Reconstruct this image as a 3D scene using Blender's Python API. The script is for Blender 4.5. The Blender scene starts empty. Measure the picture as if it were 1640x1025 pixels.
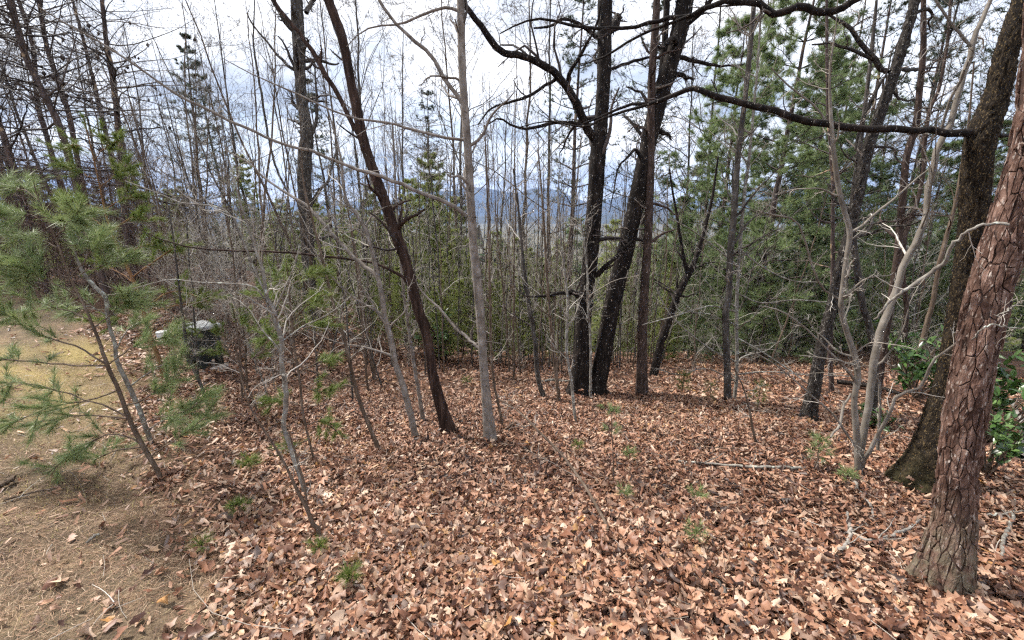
import bpy, math, random
import numpy as np

# ------------------------------------------------------------------ camera, world, sun, exposure
sc = bpy.context.scene
F, CX, CY = 688.0, 820.0, 512.5            # focal length and centre in photo pixels
PITCH = math.atan((512.5 - 345.0) / F)
CAMZ = 1.6
cd = bpy.data.cameras.new('camera'); cam = bpy.data.objects.new('camera', cd)
sc.collection.objects.link(cam); sc.camera = cam
cam.location = (0, 0, CAMZ); cam.rotation_euler = (math.pi/2 - PITCH, 0, 0)
cd.sensor_fit = 'HORIZONTAL'; cd.angle = 2*math.atan(820.0/F); cd.clip_start = .05; cd.clip_end = 40000

SUN_EL, SUN_AZ = math.radians(52), math.radians(-62)     # azimuth from +Y, negative = left
world = bpy.data.worlds.new('World'); sc.world = world; world.use_nodes = True
wn = world.node_tree; wn.nodes.clear()
def wnode(t, **k):
    n = wn.nodes.new(t)
    for a, b in k.items(): setattr(n, a, b)
    return n
wo = wnode('ShaderNodeOutputWorld'); wb = wnode('ShaderNodeBackground'); wb.inputs[1].default_value = .1
sky = wnode('ShaderNodeTexSky', sky_type='NISHITA', sun_disc=False, sun_elevation=SUN_EL, sun_rotation=SUN_AZ)
sky.air_density = 1.0; sky.dust_density = 2.0; sky.ozone_density = 1.0
tc = wnode('ShaderNodeTexCoord'); sep = wnode('ShaderNodeSeparateXYZ'); wn.links.new(tc.outputs['Generated'], sep.inputs[0])
mx = wnode('ShaderNodeMath', operation='MAXIMUM'); mx.inputs[1].default_value = 0.0
ad = wnode('ShaderNodeMath', operation='ADD'); ad.inputs[1].default_value = 0.22
wn.links.new(sep.outputs[2], mx.inputs[0]); wn.links.new(mx.outputs[0], ad.inputs[0])
dx = wnode('ShaderNodeMath', operation='DIVIDE'); dy = wnode('ShaderNodeMath', operation='DIVIDE')
wn.links.new(sep.outputs[0], dx.inputs[0]); wn.links.new(ad.outputs[0], dx.inputs[1])
wn.links.new(sep.outputs[1], dy.inputs[0]); wn.links.new(ad.outputs[0], dy.inputs[1])
cmb = wnode('ShaderNodeCombineXYZ'); wn.links.new(dx.outputs[0], cmb.inputs[0]); wn.links.new(dy.outputs[0], cmb.inputs[1])
cmb.inputs[2].default_value = 3.7
nz = wnode('ShaderNodeTexNoise'); nz.inputs['Scale'].default_value = 0.9; nz.inputs['Detail'].default_value = 9; nz.inputs['Roughness'].default_value = .56
nz.inputs['Distortion'].default_value = .5
wn.links.new(cmb.outputs[0], nz.inputs['Vector'])
cr = wnode('ShaderNodeValToRGB'); cr.color_ramp.elements[0].position = .36; cr.color_ramp.elements[1].position = .52
cr.color_ramp.elements[0].color = (.5, .5, .5, 1)
wn.links.new(nz.outputs['Fac'], cr.inputs[0])
nz2 = wnode('ShaderNodeTexNoise'); nz2.inputs['Scale'].default_value = 1.7; nz2.inputs['Detail'].default_value = 6
wn.links.new(cmb.outputs[0], nz2.inputs['Vector'])
cr2 = wnode('ShaderNodeValToRGB'); cr2.color_ramp.elements[0].position = .36; cr2.color_ramp.elements[1].position = .60
cr2.color_ramp.elements[0].color = (3.5, 3.85, 4.5, 1); cr2.color_ramp.elements[1].color = (9.8, 9.8, 9.9, 1)
wn.links.new(nz2.outputs['Fac'], cr2.inputs[0])
mixc = wnode('ShaderNodeMix', data_type='RGBA')
wn.links.new(cr.outputs[0], mixc.inputs['Factor']); wn.links.new(sky.outputs[0], mixc.inputs['A']); wn.links.new(cr2.outputs[0], mixc.inputs['B'])
wn.links.new(mixc.outputs['Result'], wb.inputs[0]); wn.links.new(wb.outputs[0], wo.inputs[0])

sd = bpy.data.lights.new('sun', 'SUN'); sun = bpy.data.objects.new('sun', sd); sc.collection.objects.link(sun)
sd.energy = 4.4; sd.angle = math.radians(5); sd.color = (1, .95, .88)
from mathutils import Vector, Matrix
_sdir = Vector((math.sin(SUN_AZ)*math.cos(SUN_EL), math.cos(SUN_AZ)*math.cos(SUN_EL), math.sin(SUN_EL)))
sun.rotation_euler = _sdir.to_track_quat('Z', 'Y').to_euler(); sun.location = (0, 0, 30)
vs = sc.view_settings; vs.view_transform = 'Standard'; vs.look = 'None'; vs.exposure = 0.92; vs.gamma = 1.0; vs.use_curve_mapping = False
sc.render.engine = 'CYCLES'
cy = sc.cycles; cy.debug_use_spatial_splits = True; cy.max_bounces = 5; cy.diffuse_bounces = 2; cy.glossy_bounces = 1; cy.transmission_bounces = 3; cy.volume_bounces = 1; cy.transparent_max_bounces = 4
cy.use_denoising = False; cy.denoiser = 'OPENIMAGEDENOISE'; cy.denoising_input_passes = 'RGB_ALBEDO_NORMAL'; cy.denoising_prefilter = 'ACCURATE'; cy.use_adaptive_sampling = True; cy.adaptive_threshold = .03; cy.adaptive_min_samples = 24; cy.pixel_filter_type = 'BLACKMAN_HARRIS'; cy.filter_width = 1.3

# ------------------------------------------------------------------ small maths
RNG = np.random.default_rng(7)
def _h(ix, iy, iz):
    n = (ix.astype(np.int64)*374761393 + iy.astype(np.int64)*668265263 + iz.astype(np.int64)*2147483647 + 1274126177) & 0xffffffff
    n = ((n ^ (n >> 13)) * 1274126177) & 0xffffffff
    n = (n ^ (n >> 16)) & 0xffff
    return n / 65535.0
def vnoise(x, y, z=0.0):
    x, y, z = np.broadcast_arrays(np.asarray(x, float), np.asarray(y, float), np.asarray(z, float))
    ix, iy, iz = np.floor(x), np.floor(y), np.floor(z)
    fx, fy, fz = x-ix, y-iy, z-iz
    fx, fy, fz = [f*f*(3-2*f) for f in (fx, fy, fz)]
    r = 0
    for a in (0, 1):
        for b in (0, 1):
            for c in (0, 1):
                w = (fx if a else 1-fx)*(fy if b else 1-fy)*(fz if c else 1-fz)
                r = r + w*_h(ix+a, iy+b, iz+c)
    return r*2-1
def fbm(x, y, z=0.0, o=4):
    s, a = 0, 1.0
    for i in range(o):
        s = s + a*vnoise(np.asarray(x)*2**i+i*17.1, np.asarray(y)*2**i+i*5.3, np.asarray(z)*2**i); a *= .5
    return s
def sstep(a, b, x):
    t = np.clip((np.asarray(x, float)-a)/(b-a), 0, 1); return t*t*(3-2*t)
def nrm(v):
    return v/np.maximum(np.linalg.norm(v, axis=-1, keepdims=True), 1e-9)

# ------------------------------------------------------------------ terrain
def terrain(x, y):
    x = np.asarray(x, float); y = np.asarray(y, float)
    s = .015 + .155*sstep(-6.5, -.5, x)
    yy = np.maximum(y, 0)
    d = s*yy
    crest = 9.6 + 6*sstep(-3, -12, x)
    e = np.maximum(y-crest, 0); d = d + .36*(np.sqrt(e*e+4)-2)
    el = np.maximum(-x-16, 0); d = d + .10*(np.sqrt(el*el+9)-3)
    z = -40*(1-np.exp(-np.maximum(d, 0)/40))
    r = np.hypot(x, y)
    z = z + .035*fbm(x*1.3, y*1.3, 1.0, 3)*sstep(.5, 2, r) + .12*vnoise(x*.31, y*.31, 4.0)*sstep(2, 6, r)
    z = z + (1.5*fbm(x*.03, y*.03, 2.0, 3))*sstep(25, 80, r)
    return z
_sp, _cp = math.sin(PITCH), math.cos(PITCH)
def ray(px, py):
    u, v = (px-CX)/F, (CY-py)/F
    return np.array([u, _cp+v*_sp, -_sp+v*_cp])
def on_ground(px, py):
    d = ray(px, py); lo = .2; t = .3
    while t < 400:
        p = d*t
        if CAMZ+p[2] < terrain(p[0], p[1]):
            lo = t-.05 if t < 30 else t*.97; hi = t
            for _ in range(24):
                m = (lo+hi)/2; p = d*m
                if CAMZ+p[2] < terrain(p[0], p[1]): hi = m
                else: lo = m
            p = d*hi
            return np.array([p[0], p[1], float(terrain(p[0], p[1]))])
        t = t+.05 if t < 30 else t*1.03
    p = d*400; return np.array([p[0], p[1], CAMZ+p[2]])
def at(px, py, Y):
    d = ray(px, py); t = Y/d[1]; p = d*t
    return np.array([p[0], p[1], CAMZ+p[2]]), t
def ground_at(px, Y):
    x = (px-CX)/F*Y*1.02
    return np.array([x, Y, float(terrain(x, Y))])

# ------------------------------------------------------------------ mesh helpers
COL = sc.collection
def mesh(name, V, faces, mat=None, rnd=None, smooth=True):
    V = np.ascontiguousarray(V, dtype=np.float32)
    me = bpy.data.meshes.new(name)
    faces = [np.asarray(f, dtype=np.int32) for f in faces if len(f)]
    me.vertices.add(len(V)); me.vertices.foreach_set('co', V.ravel())
    nl = sum(f.size for f in faces); npoly = sum(len(f) for f in faces)
    me.loops.add(nl); me.loops.foreach_set('vertex_index', np.concatenate([f.ravel() for f in faces]))
    me.polygons.add(npoly)
    tot = np.concatenate([np.full(len(f), f.shape[1], np.int32) for f in faces])
    st = np.concatenate([[0], np.cumsum(tot)[:-1]]).astype(np.int32)
    me.polygons.foreach_set('loop_start', st)
    me.polygons.foreach_set('use_smooth', np.full(npoly, smooth, bool))
    me.update(calc_edges=True)
    if rnd is not None:
        a = me.attributes.new('rnd', 'FLOAT', 'POINT'); a.data.foreach_set('value', np.asarray(rnd, np.float32))
    if mat: me.materials.append(mat)
    return me
class MB:
    def __init__(s): s.V = []; s.q = []; s.t = []; s.r = []; s.n = 0
    def add(s, V, q=None, t=None, r=0.0):
        V = np.asarray(V, float).reshape(-1, 3)
        s.V.append(V)
        if q is not None and len(q): s.q.append(np.asarray(q).reshape(-1, 4)+s.n)
        if t is not None and len(t): s.t.append(np.asarray(t).reshape(-1, 3)+s.n)
        s.r.append(np.broadcast_to(np.asarray(r, float), (len(V),))); s.n += len(V)
    def mesh(s, name, mat, smooth=True, off=None):
        V = np.concatenate(s.V)
        if off is not None: V = V-np.asarray(off)
        f = []
        if s.q: f.append(np.concatenate(s.q))
        if s.t: f.append(np.concatenate(s.t))
        return mesh(name, V, f, mat, np.concatenate(s.r), smooth)
def tubes(mb, P, R, S=4, rng=RNG):
    N, K, _ = P.shape
    if N == 0: return
    T = np.empty_like(P); T[:, 1:-1] = P[:, 2:]-P[:, :-2]; T[:, 0] = P[:, 1]-P[:, 0]; T[:, -1] = P[:, -1]-P[:, -2]
    T = nrm(T); D = nrm(P[:, -1]-P[:, 0])
    ref = np.where(np.abs(D[:, 2:3]) > .7, np.array([[1., 0, 0]]), np.array([[0, 0, 1.]]))[:, None, :]
    a = nrm(np.cross(T, np.broadcast_to(ref, T.shape))); b = np.cross(T, a)
    th = np.arange(S)*2*math.pi/S
    V = P[:, :, None, :] + R[:, :, None, None]*(np.cos(th)[None, None, :, None]*a[:, :, None, :] + np.sin(th)[None, None, :, None]*b[:, :, None, :])
    k = np.arange(K-1)[:, None]; s_ = np.arange(S)[None, :]
    q = np.stack([k*S+s_, k*S+(s_+1) % S, (k+1)*S+(s_+1) % S, (k+1)*S+s_], -1).reshape(-1, 4)
    Q = (np.arange(N)[:, None, None]*K*S + q[None]).reshape(-1, 4)
    mb.add(V, Q, None, np.repeat(rng.random(N), K*S))
def grow(P, R, n, lf, ang, rng, K=5, up=0., wob=.22, rf=.5, t0=.2, t1=.98, rmin=.0012, flat=0., Labs=None, taper=.3, droop=0.):
    N, Kp, _ = P.shape
    idx = np.repeat(np.arange(N), n); M = len(idx)
    t = rng.uniform(t0, t1, M); s = t*(Kp-1); i = np.minimum(s.astype(int), Kp-2); f = (s-i)[:, None]
    pos = P[idx, i]*(1-f)+P[idx, i+1]*f
    rad = R[idx, i]*(1-f[:, 0])+R[idx, i+1]*f[:, 0]
    tan = nrm(P[idx, i+1]-P[idx, i])
    if Labs is None:
        Lp = np.linalg.norm(np.diff(P, axis=1), axis=2).sum(1)
        L = Lp[idx]*lf*(1-.55*t)*rng.uniform(.45, 1.2, M)
    else: L = Labs*rng.uniform(.5, 1.25, M)*(1-.45*t)
    rv = rng.normal(size=(M, 3)); rv[:, 2] *= (1-flat)
    perp = nrm(rv-(rv*tan).sum(1, keepdims=True)*tan)
    a = (ang*rng.uniform(.7, 1.3, M))[:, None]
    d = np.cos(a)*tan+np.sin(a)*perp; d[:, 2] += up; d = nrm(d)
    out = np.empty((M, K, 3)); out[:, 0] = pos; p = pos.copy(); st = (L/(K-1))[:, None]
    for k in range(1, K):
        d = d+rng.normal(size=(M, 3))*wob; d[:, 2] += up*.35-droop*k/K; d = nrm(d); p = p+d*st; out[:, k] = p
    r0 = np.maximum(np.minimum(rad*rf*rng.uniform(.55, 1.0, M), rad*.9), rmin)
    Rr = np.maximum(r0[:, None]*np.linspace(1, taper, K)[None], rmin*.7)
    return out, Rr
def spline(pts, n):
    pts = np.asarray(pts, float); m = len(pts)
    if m == 2: return pts[0]+(pts[1]-pts[0])*np.linspace(0, 1, n)[:, None]
    P = np.vstack([2*pts[0]-pts[1], pts, 2*pts[-1]-pts[-2]])
    s = np.linspace(0, m-1, n); i = np.minimum(s.astype(int), m-2); f = (s-i)[:, None]
    a, b, c, d = P[i], P[i+1], P[i+2], P[i+3]
    return .5*(2*b+(c-a)*f+(2*a-5*b+4*c-d)*f**2+(3*b-a-3*c+d)*f**3)
def tufts(mb, C, D, n, L, W, spread, rng, droop=.0, rv=None):
    M = len(C)
    d = nrm(D[:, None, :]+rng.normal(size=(M, n, 3))*spread)
    l = L*rng.uniform(.65, 1.15, (M, n, 1))
    tip = C[:, None]+d*l; tip[..., 2] -= droop*l[..., 0]
    w = nrm(np.cross(d, rng.normal(size=(M, n, 3))))*W*.5
    base = C[:, None]+d*l*.05
    V = np.stack([base-w, base+w, tip], 2).reshape(-1, 3)
    r = rng.random((M, 1))*.6+rng.random((M, n))*.4 if rv is None else rv
    mb.add(V, None, np.arange(M*n*3).reshape(-1, 3), np.repeat(np.broadcast_to(r, (M, n)).ravel(), 3))
def along(P, per, rng, t0=.3, t1=1.0):
    N, K, _ = P.shape; idx = np.repeat(np.arange(N), per); M = len(idx)
    t = rng.uniform(t0, t1, M)*(K-1); i = np.minimum(t.astype(int), K-2); f = (t-i)[:, None]
    return P[idx, i]*(1-f)+P[idx, i+1]*f, nrm(P[idx, i+1]-P[idx, i])

# ------------------------------------------------------------------ objects
def tag(o, label=None, cat=None, group=None, kind=None):
    if label: o['label'] = label
    if cat: o['category'] = cat
    if group: o['group'] = group
    if kind: o['kind'] = kind
    return o
def obj(name, me, parent=None, loc=None):
    o = bpy.data.objects.new(name, me); COL.objects.link(o)
    if parent: o.parent = parent
    if loc is not None: o.location = [float(v) for v in loc]
    return o
def empty(name, loc, label, cat, group=None):
    o = bpy.data.objects.new(name, None); COL.objects.link(o); o.location = [float(v) for v in loc]; o.empty_display_size = .1
    return tag(o, label, cat, group)
def copy_thing(src, loc, rz, scale, label, group, tilt=(0, 0)):
    r = src.copy(); COL.objects.link(r)
    r.location = [float(v) for v in loc]; r.rotation_euler = (tilt[0], tilt[1], rz); r.scale = (scale,)*3 if not isinstance(scale, tuple) else scale
    r['label'] = label; r['group'] = group
    for c in list(src.children):
        k = c.copy(); COL.objects.link(k); k.parent = r
        for g in list(c.children):
            q = g.copy(); COL.objects.link(q); q.parent = k
    return r

# ------------------------------------------------------------------ materials
def newmat(name):
    m = bpy.data.materials.new(name); m.use_nodes = True
    nt = m.node_tree; b = nt.nodes['Principled BSDF']; b.inputs['Roughness'].default_value = .8; b.inputs['Specular IOR Level'].default_value = .25
    return m, nt, b
def N_(nt, t, **k):
    n = nt.nodes.new(t)
    for a, b in k.items(): setattr(n, a, b)
    return n
def ramp(nt, src, stops, interp='LINEAR'):
    c = N_(nt, 'ShaderNodeValToRGB'); e = c.color_ramp; e.interpolation = interp
    while len(e.elements) > 1: e.elements.remove(e.elements[-1])
    e.elements[0].position = stops[0][0]; e.elements[0].color = (*stops[0][1], 1)
    for p, col in stops[1:]:
        x = e.elements.new(p); x.color = (*col, 1)
    nt.links.new(src, c.inputs[0]); return c.outputs[0]
def noise(nt, scale, detail=4, rough=.55, vec=(1, 1, 1), coord='Object', dist=0.):
    t = N_(nt, 'ShaderNodeTexCoord'); m = N_(nt, 'ShaderNodeMapping'); m.inputs['Scale'].default_value = vec
    nt.links.new(t.outputs[coord], m.inputs[0])
    n = N_(nt, 'ShaderNodeTexNoise'); n.inputs['Scale'].default_value = scale; n.inputs['Detail'].default_value = detail; n.inputs['Roughness'].default_value = rough
    n.inputs['Distortion'].default_value = dist
    nt.links.new(m.outputs[0], n.inputs['Vector']); return n.outputs['Fac']
def mixcol(nt, fac, a, b, mode='MIX'):
    m = N_(nt, 'ShaderNodeMix', data_type='RGBA'); m.blend_type = mode
    for s, v in (('Factor', fac), ('A', a), ('B', b)):
        if hasattr(v, 'is_linked') or hasattr(v, 'links'): nt.links.new(v, m.inputs[s])
        elif s == 'Factor': m.inputs[s].default_value = v
        else: m.inputs[s].default_value = (*v, 1)
    return m.outputs['Result']
def bump(nt, b, h, strength=.6, dist=.02):
    n = N_(nt, 'ShaderNodeBump'); n.inputs['Strength'].default_value = strength; n.inputs['Distance'].default_value = dist
    nt.links.new(h, n.inputs['Height']); nt.links.new(n.outputs[0], b.inputs['Normal'])
def bark(name, stops, scale=30, stretch=.25, fleck=None, fpos=(.62, .68), fscale=60, fst=.5, bstr=.7, bdist=.012, moss=None, mossz=(.0, .5)):
    m, nt, b = newmat(name)
    n = noise(nt, scale, 5, .6, (1, 1, stretch)); c = ramp(nt, n, stops)
    if fleck:
        f = noise(nt, fscale, 3, .6, (1, 1, fst)); ff = ramp(nt, f, [(fpos[0], (0, 0, 0)), (fpos[1], (1, 1, 1))])
        c = mixcol(nt, ff, c, fleck)
    if moss:
        t = N_(nt, 'ShaderNodeTexCoord'); s = N_(nt, 'ShaderNodeSeparateXYZ'); nt.links.new(t.outputs['Object'], s.inputs[0])
        mr = N_(nt, 'ShaderNodeMapRange'); mr.inputs[1].default_value = mossz[1]; mr.inputs[2].default_value = mossz[0]
        nt.links.new(s.outputs[2], mr.inputs[0])
        mm = N_(nt, 'ShaderNodeMath', operation='MULTIPLY'); nt.links.new(mr.outputs[0], mm.inputs[0])
        mn = ramp(nt, noise(nt, 14, 4, .6), [(.38, (0, 0, 0)), (.6, (1, 1, 1))]); nt.links.new(mn, mm.inputs[1])
        c = mixcol(nt, mm.outputs[0], c, moss)
    nt.links.new(c, b.inputs['Base Color']); bump(nt, b, n, bstr, bdist)
    b.inputs['Roughness'].default_value = .85; b.inputs['Specular IOR Level'].default_value = .15
    return m
def rndmat(name, stops, rough=.7, spec=.25, transl=0., tcol=None, nscale=None, objvar=0.):
    m, nt, b = newmat(name)
    a = N_(nt, 'ShaderNodeAttribute', attribute_name='rnd'); c = ramp(nt, a.outputs['Fac'], stops)
    if nscale:
        c = mixcol(nt, .45, c, ramp(nt, noise(nt, nscale, 3), [(.3, (.55, .5, .48)), (.7, (1.25, 1.2, 1.15))]), 'MULTIPLY')
    if objvar:
        oi = N_(nt, 'ShaderNodeObjectInfo'); c = mixcol(nt, objvar, c, ramp(nt, oi.outputs['Random'], [(0, (.55, .6, .6)), (1, (1.3, 1.25, 1.0))]), 'MULTIPLY')
    nt.links.new(c, b.inputs['Base Color']); b.inputs['Roughness'].default_value = rough; b.inputs['Specular IOR Level'].default_value = spec
    if transl:
        tr = N_(nt, 'ShaderNodeBsdfTranslucent'); nt.links.new(c, tr.inputs[0])
        ms = N_(nt, 'ShaderNodeMixShader'); ms.inputs[0].default_value = transl
        nt.links.new(b.outputs[0], ms.inputs[1]); nt.links.new(tr.outputs[0], ms.inputs[2])
        nt.links.new(ms.outputs[0], nt.nodes['Material Output'].inputs[0])
    return m
M = {}
M['oak'] = bark('dark_oak_bark', [(.3, (.004, .003, .0027)), (.5, (.014, .0105, .009)), (.72, (.038, .029, .024))], 26, .22, (.42, .38, .33), (.65, .69), 75, .35)
M['oak_big'] = bark('ochre_lichen_oak_bark', [(.3, (.005, .0037, .003)), (.52, (.019, .014, .010)), (.75, (.05, .036, .023))], 40, .4, (.15, .105, .05), (.56, .66), 130, .5, 1.0, .018, moss=(.05, .044, .020), mossz=(0., .35))
M['lean'] = bark('red_brown_bark', [(.3, (.010, .0058, .0046)), (.5, (.036, .021, .016)), (.75, (.10, .064, .050))], 30, .12, (.34, .24, .2), (.7, .74), 60, .15)
M['grey'] = bark('smooth_grey_bark', [(.3, (.10, .082, .068)), (.55, (.21, .18, .155)), (.75, (.34, .31, .28))], 18, .6, (.09, .07, .055), (.62, .68), 16, 1.6, .35, .004)
M['beech'] = bark('pale_beech_bark', [(.3, (.11, .094, .076)), (.55, (.20, .175, .148)), (.75, (.33, .305, .265))], 12, .5, (.16, .13, .10), (.66, .7), 22, 2.5, .25, .003)
M['pinebark'] = bark('red_pine_bark', [(.28, (.04, .024, .018)), (.5, (.15, .083, .062)), (.72, (.29, .19, .155))], 22, .3, (.36, .29, .25), (.64, .70), 50, .4, .8, .015)
M['pinegap'] = bark('dark_bark_furrow', [(.3, (.025, .015, .012)), (.7, (.10, .062, .048))], 30, .3)
M['plate'] = bark('pine_bark_plate', [(.3, (.022, .012, .009)), (.44, (.075, .043, .032)), (.58, (.145, .09, .069)), (.75, (.26, .185, .15))], 34, .32, (.36, .31, .27), (.58, .68), 70, .35, 1.0, .02, moss=(.15, .135, .095), mossz=(.0, .62))
_nt = M['plate'].node_tree; _b = _nt.nodes['Principled BSDF']; _src = _b.inputs['Base Color'].links[0].from_socket
_oi = N_(_nt, 'ShaderNodeObjectInfo'); _nt.links.new(mixcol(_nt, .75, _src, ramp(_nt, _oi.outputs['Random'], [(0, (.6, .5, .47)), (.5, (1, .95, .93)), (1, (1.35, 1.3, 1.3))]), 'MULTIPLY'), _b.inputs['Base Color'])
M['redpine'] = bark('thin_red_pine_bark', [(.3, (.020, .0135, .011)), (.5, (.055, .037, .030)), (.75, (.12, .086, .073))], 30, .3, (.40, .32, .27), (.66, .70), 60, .4)
M['greyrough'] = bark('grey_rough_bark', [(.3, (.022, .018, .016)), (.5, (.065, .056, .049)), (.75, (.15, .135, .12))], 24, .3, (.32, .31, .28), (.64, .7), 40, .5)
M['brown'] = bark('brown_sapling_bark', [(.3, (.05, .034, .024)), (.55, (.13, .095, .07)), (.75, (.24, .19, .15))], 25, .3)
M['lichen'] = bark('lichened_sapling_bark', [(.3, (.09, .075, .062)), (.52, (.2, .18, .155)), (.75, (.36, .35, .31))], 22, .5, (.44, .46, .40), (.58, .66), 22, 1.0, .5, .004)
M['deadpine'] = bark('dead_pine_bark', [(.3, (.025, .018, .016)), (.5, (.075, .055, .05)), (.75, (.15, .11, .095))], 20, .3, (.38, .27, .17), (.61, .67), 6, .8)
M['orange'] = bark('orange_pine_bark', [(.3, (.08, .042, .02)), (.55, (.2, .11, .055)), (.75, (.3, .19, .11))], 20, .4)
M['roughdark'] = bark('dark_knobbly_bark', [(.3, (.010, .008, .007)), (.5, (.036, .030, .026)), (.75, (.10, .088, .078))], 45, .5, (.30, .29, .26), (.62, .68), 70, .8, 1.0, .02)
M['twig'] = rndmat('grey_twig', [(0, (.045, .036, .030)), (.5, (.12, .10, .085)), (1, (.24, .205, .175))])
M['twigpale'] = rndmat('pale_twig', [(0, (.15, .125, .10)), (.5, (.34, .30, .255)), (1, (.54, .50, .44))])
M['twigdark'] = rndmat('dark_twig', [(0, (.02, .014, .013)), (.6, (.055, .042, .038)), (1, (.11, .088, .08))])
M['twigred'] = rndmat('reddish_twig', [(0, (.06, .034, .028)), (.6, (.13, .085, .07)), (1, (.22, .16, .13))])
M['needle'] = rndmat('white_pine_needles', [(0, (.078, .118, .034)), (.45, (.175, .235, .083)), (.8, (.31, .365, .157)), (1, (.48, .495, .30))], .45, .4, .3)
M['needleb'] = rndmat('bright_pine_needles', [(0, (.06, .10, .02)), (.5, (.15, .20, .045)), (1, (.28, .31, .10))], .5, .35, .3)
M['needled'] = rndmat('dark_pine_needles', [(0, (.08, .115, .05)), (.5, (.175, .235, .105)), (.85, (.28, .34, .17)), (1, (.40, .44, .27))], .5, .35, .4, objvar=.35)
M['needley'] = rndmat('young_pine_needles', [(0, (.13, .165, .045)), (.5, (.29, .335, .105)), (1, (.46, .49, .20))], .5, .35, .4, objvar=.4)
M['needleg'] = rndmat('sparse_grey_pine_needles', [(0, (.04, .055, .035)), (.6, (.09, .115, .07)), (1, (.16, .18, .12))], .5, .3, .25)
LEAF = [(0, (.035, .017, .012)), (.14, (.095, .040, .024)), (.3, (.215, .097, .055)), (.46, (.33, .168, .10)), (.6, (.42, .245, .158)), (.7, (.225, .145, .108)), (.8, (.47, .31, .21)), (.9, (.58, .44, .335)), (.96, (.42, .21, .06)), (1, (.23, .175, .15))]
M['leaf'] = rndmat('fallen_oak_leaf', LEAF, .5, .4, .12, nscale=30)
_nt = M['leaf'].node_tree; _b = _nt.nodes['Principled BSDF']; _src = _b.inputs['Base Color'].links[0].from_socket     # undersides are paler and greyer
_g = N_(_nt, 'ShaderNodeNewGeometry'); _mr = N_(_nt, 'ShaderNodeMath', operation='MULTIPLY'); _mr.inputs[1].default_value = .6; _nt.links.new(_g.outputs['Backfacing'], _mr.inputs[0])
_nt.links.new(mixcol(_nt, _mr.outputs[0], _src, mixcol(_nt, .5, _src, (.40, .30, .24))), _b.inputs['Base Color'])
M['straw'] = rndmat('pine_straw', [(0, (.08, .038, .022)), (.4, (.20, .105, .06)), (.75, (.34, .205, .12)), (1, (.54, .41, .28))], .6, .3)
M['grass'] = rndmat('dormant_grass', [(0, (.07, .052, .035)), (.35, (.15, .115, .07)), (.65, (.27, .215, .13)), (.85, (.48, .385, .15)), (1, (.28, .28, .09))], .6, .25, .2)
M['laurel'] = rndmat('glossy_evergreen_leaf', [(0, (.02, .05, .012)), (.5, (.06, .12, .03)), (1, (.13, .21, .06))], .32, .5, .2)
M['white_branch'] = bark('bleached_dead_branch', [(.3, (.15, .13, .112)), (.6, (.29, .265, .235)), (.8, (.42, .395, .36))], 30, .4)

# ground material: leaf mould and lawn, mixed by the 'lawn' attribute
def ground_material():
    m, nt, b = newmat('forest_floor_and_lawn')
    n1 = noise(nt, 9, 8, .7); leafc = ramp(nt, n1, [(.28, (.02, .011, .008)), (.45, (.06, .03, .019)), (.6, (.13, .07, .043)), (.75, (.22, .135, .09))])
    n2 = noise(nt, 1.2, 6, .62); n3 = noise(nt, 60, 4, .7)
    lc = ramp(nt, n3, [(.3, (.062, .043, .029)), (.5, (.155, .112, .072)), (.7, (.275, .208, .135))])
    lc = mixcol(nt, ramp(nt, n2, [(.48, (0, 0, 0)), (.68, (.6, .6, .6))]), lc, (.085, .078, .048))
    lc = mixcol(nt, .9, lc, ramp(nt, noise(nt, 2.6, 6, .65), [(.32, (.42, .38, .36)), (.5, (.85, .82, .8)), (.68, (1.3, 1.22, 1.1))]), 'MULTIPLY')
    am = N_(nt, 'ShaderNodeAttribute', attribute_name='moss'); lc = mixcol(nt, am.outputs['Fac'], lc, ramp(nt, n3, [(.3, (.28, .215, .07)), (.7, (.50, .40, .15))]))
    a = N_(nt, 'ShaderNodeAttribute', attribute_name='lawn')
    c = mixcol(nt, a.outputs['Fac'], leafc, lc)
    a2 = N_(nt, 'ShaderNodeAttribute', attribute_name='far')
    fc = ramp(nt, noise(nt, .05, 8, .7), [(.3, (.05, .055, .03)), (.5, (.11, .10, .07)), (.7, (.16, .14, .10))])
    c = mixcol(nt, a2.outputs['Fac'], c, fc)
    nt.links.new(c, b.inputs['Base Color']); bump(nt, b, n3, .6, .02); b.inputs['Roughness'].default_value = .95
    return m

# ------------------------------------------------------------------ lawn edge (from where it lies on the ground)
_edge = np.array([on_ground(x, y)[:2] for x, y in ((330, 1060), (310, 960), (262, 860), (245, 770), (232, 690), (222, 630), (190, 580), (150, 540), (110, 505), (70, 475))])
_edge = _edge[np.argsort(_edge[:, 1])]
def lawn_mask(x, y):
    xb = np.interp(y, _edge[:, 1], _edge[:, 0]) + .35*fbm(np.asarray(x)*1.1, np.asarray(y)*1.1, 9., 3)
    return sstep(.7, -.5, np.asarray(x)-xb)*sstep(14.5, 12.0, np.hypot(x, y))

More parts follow.
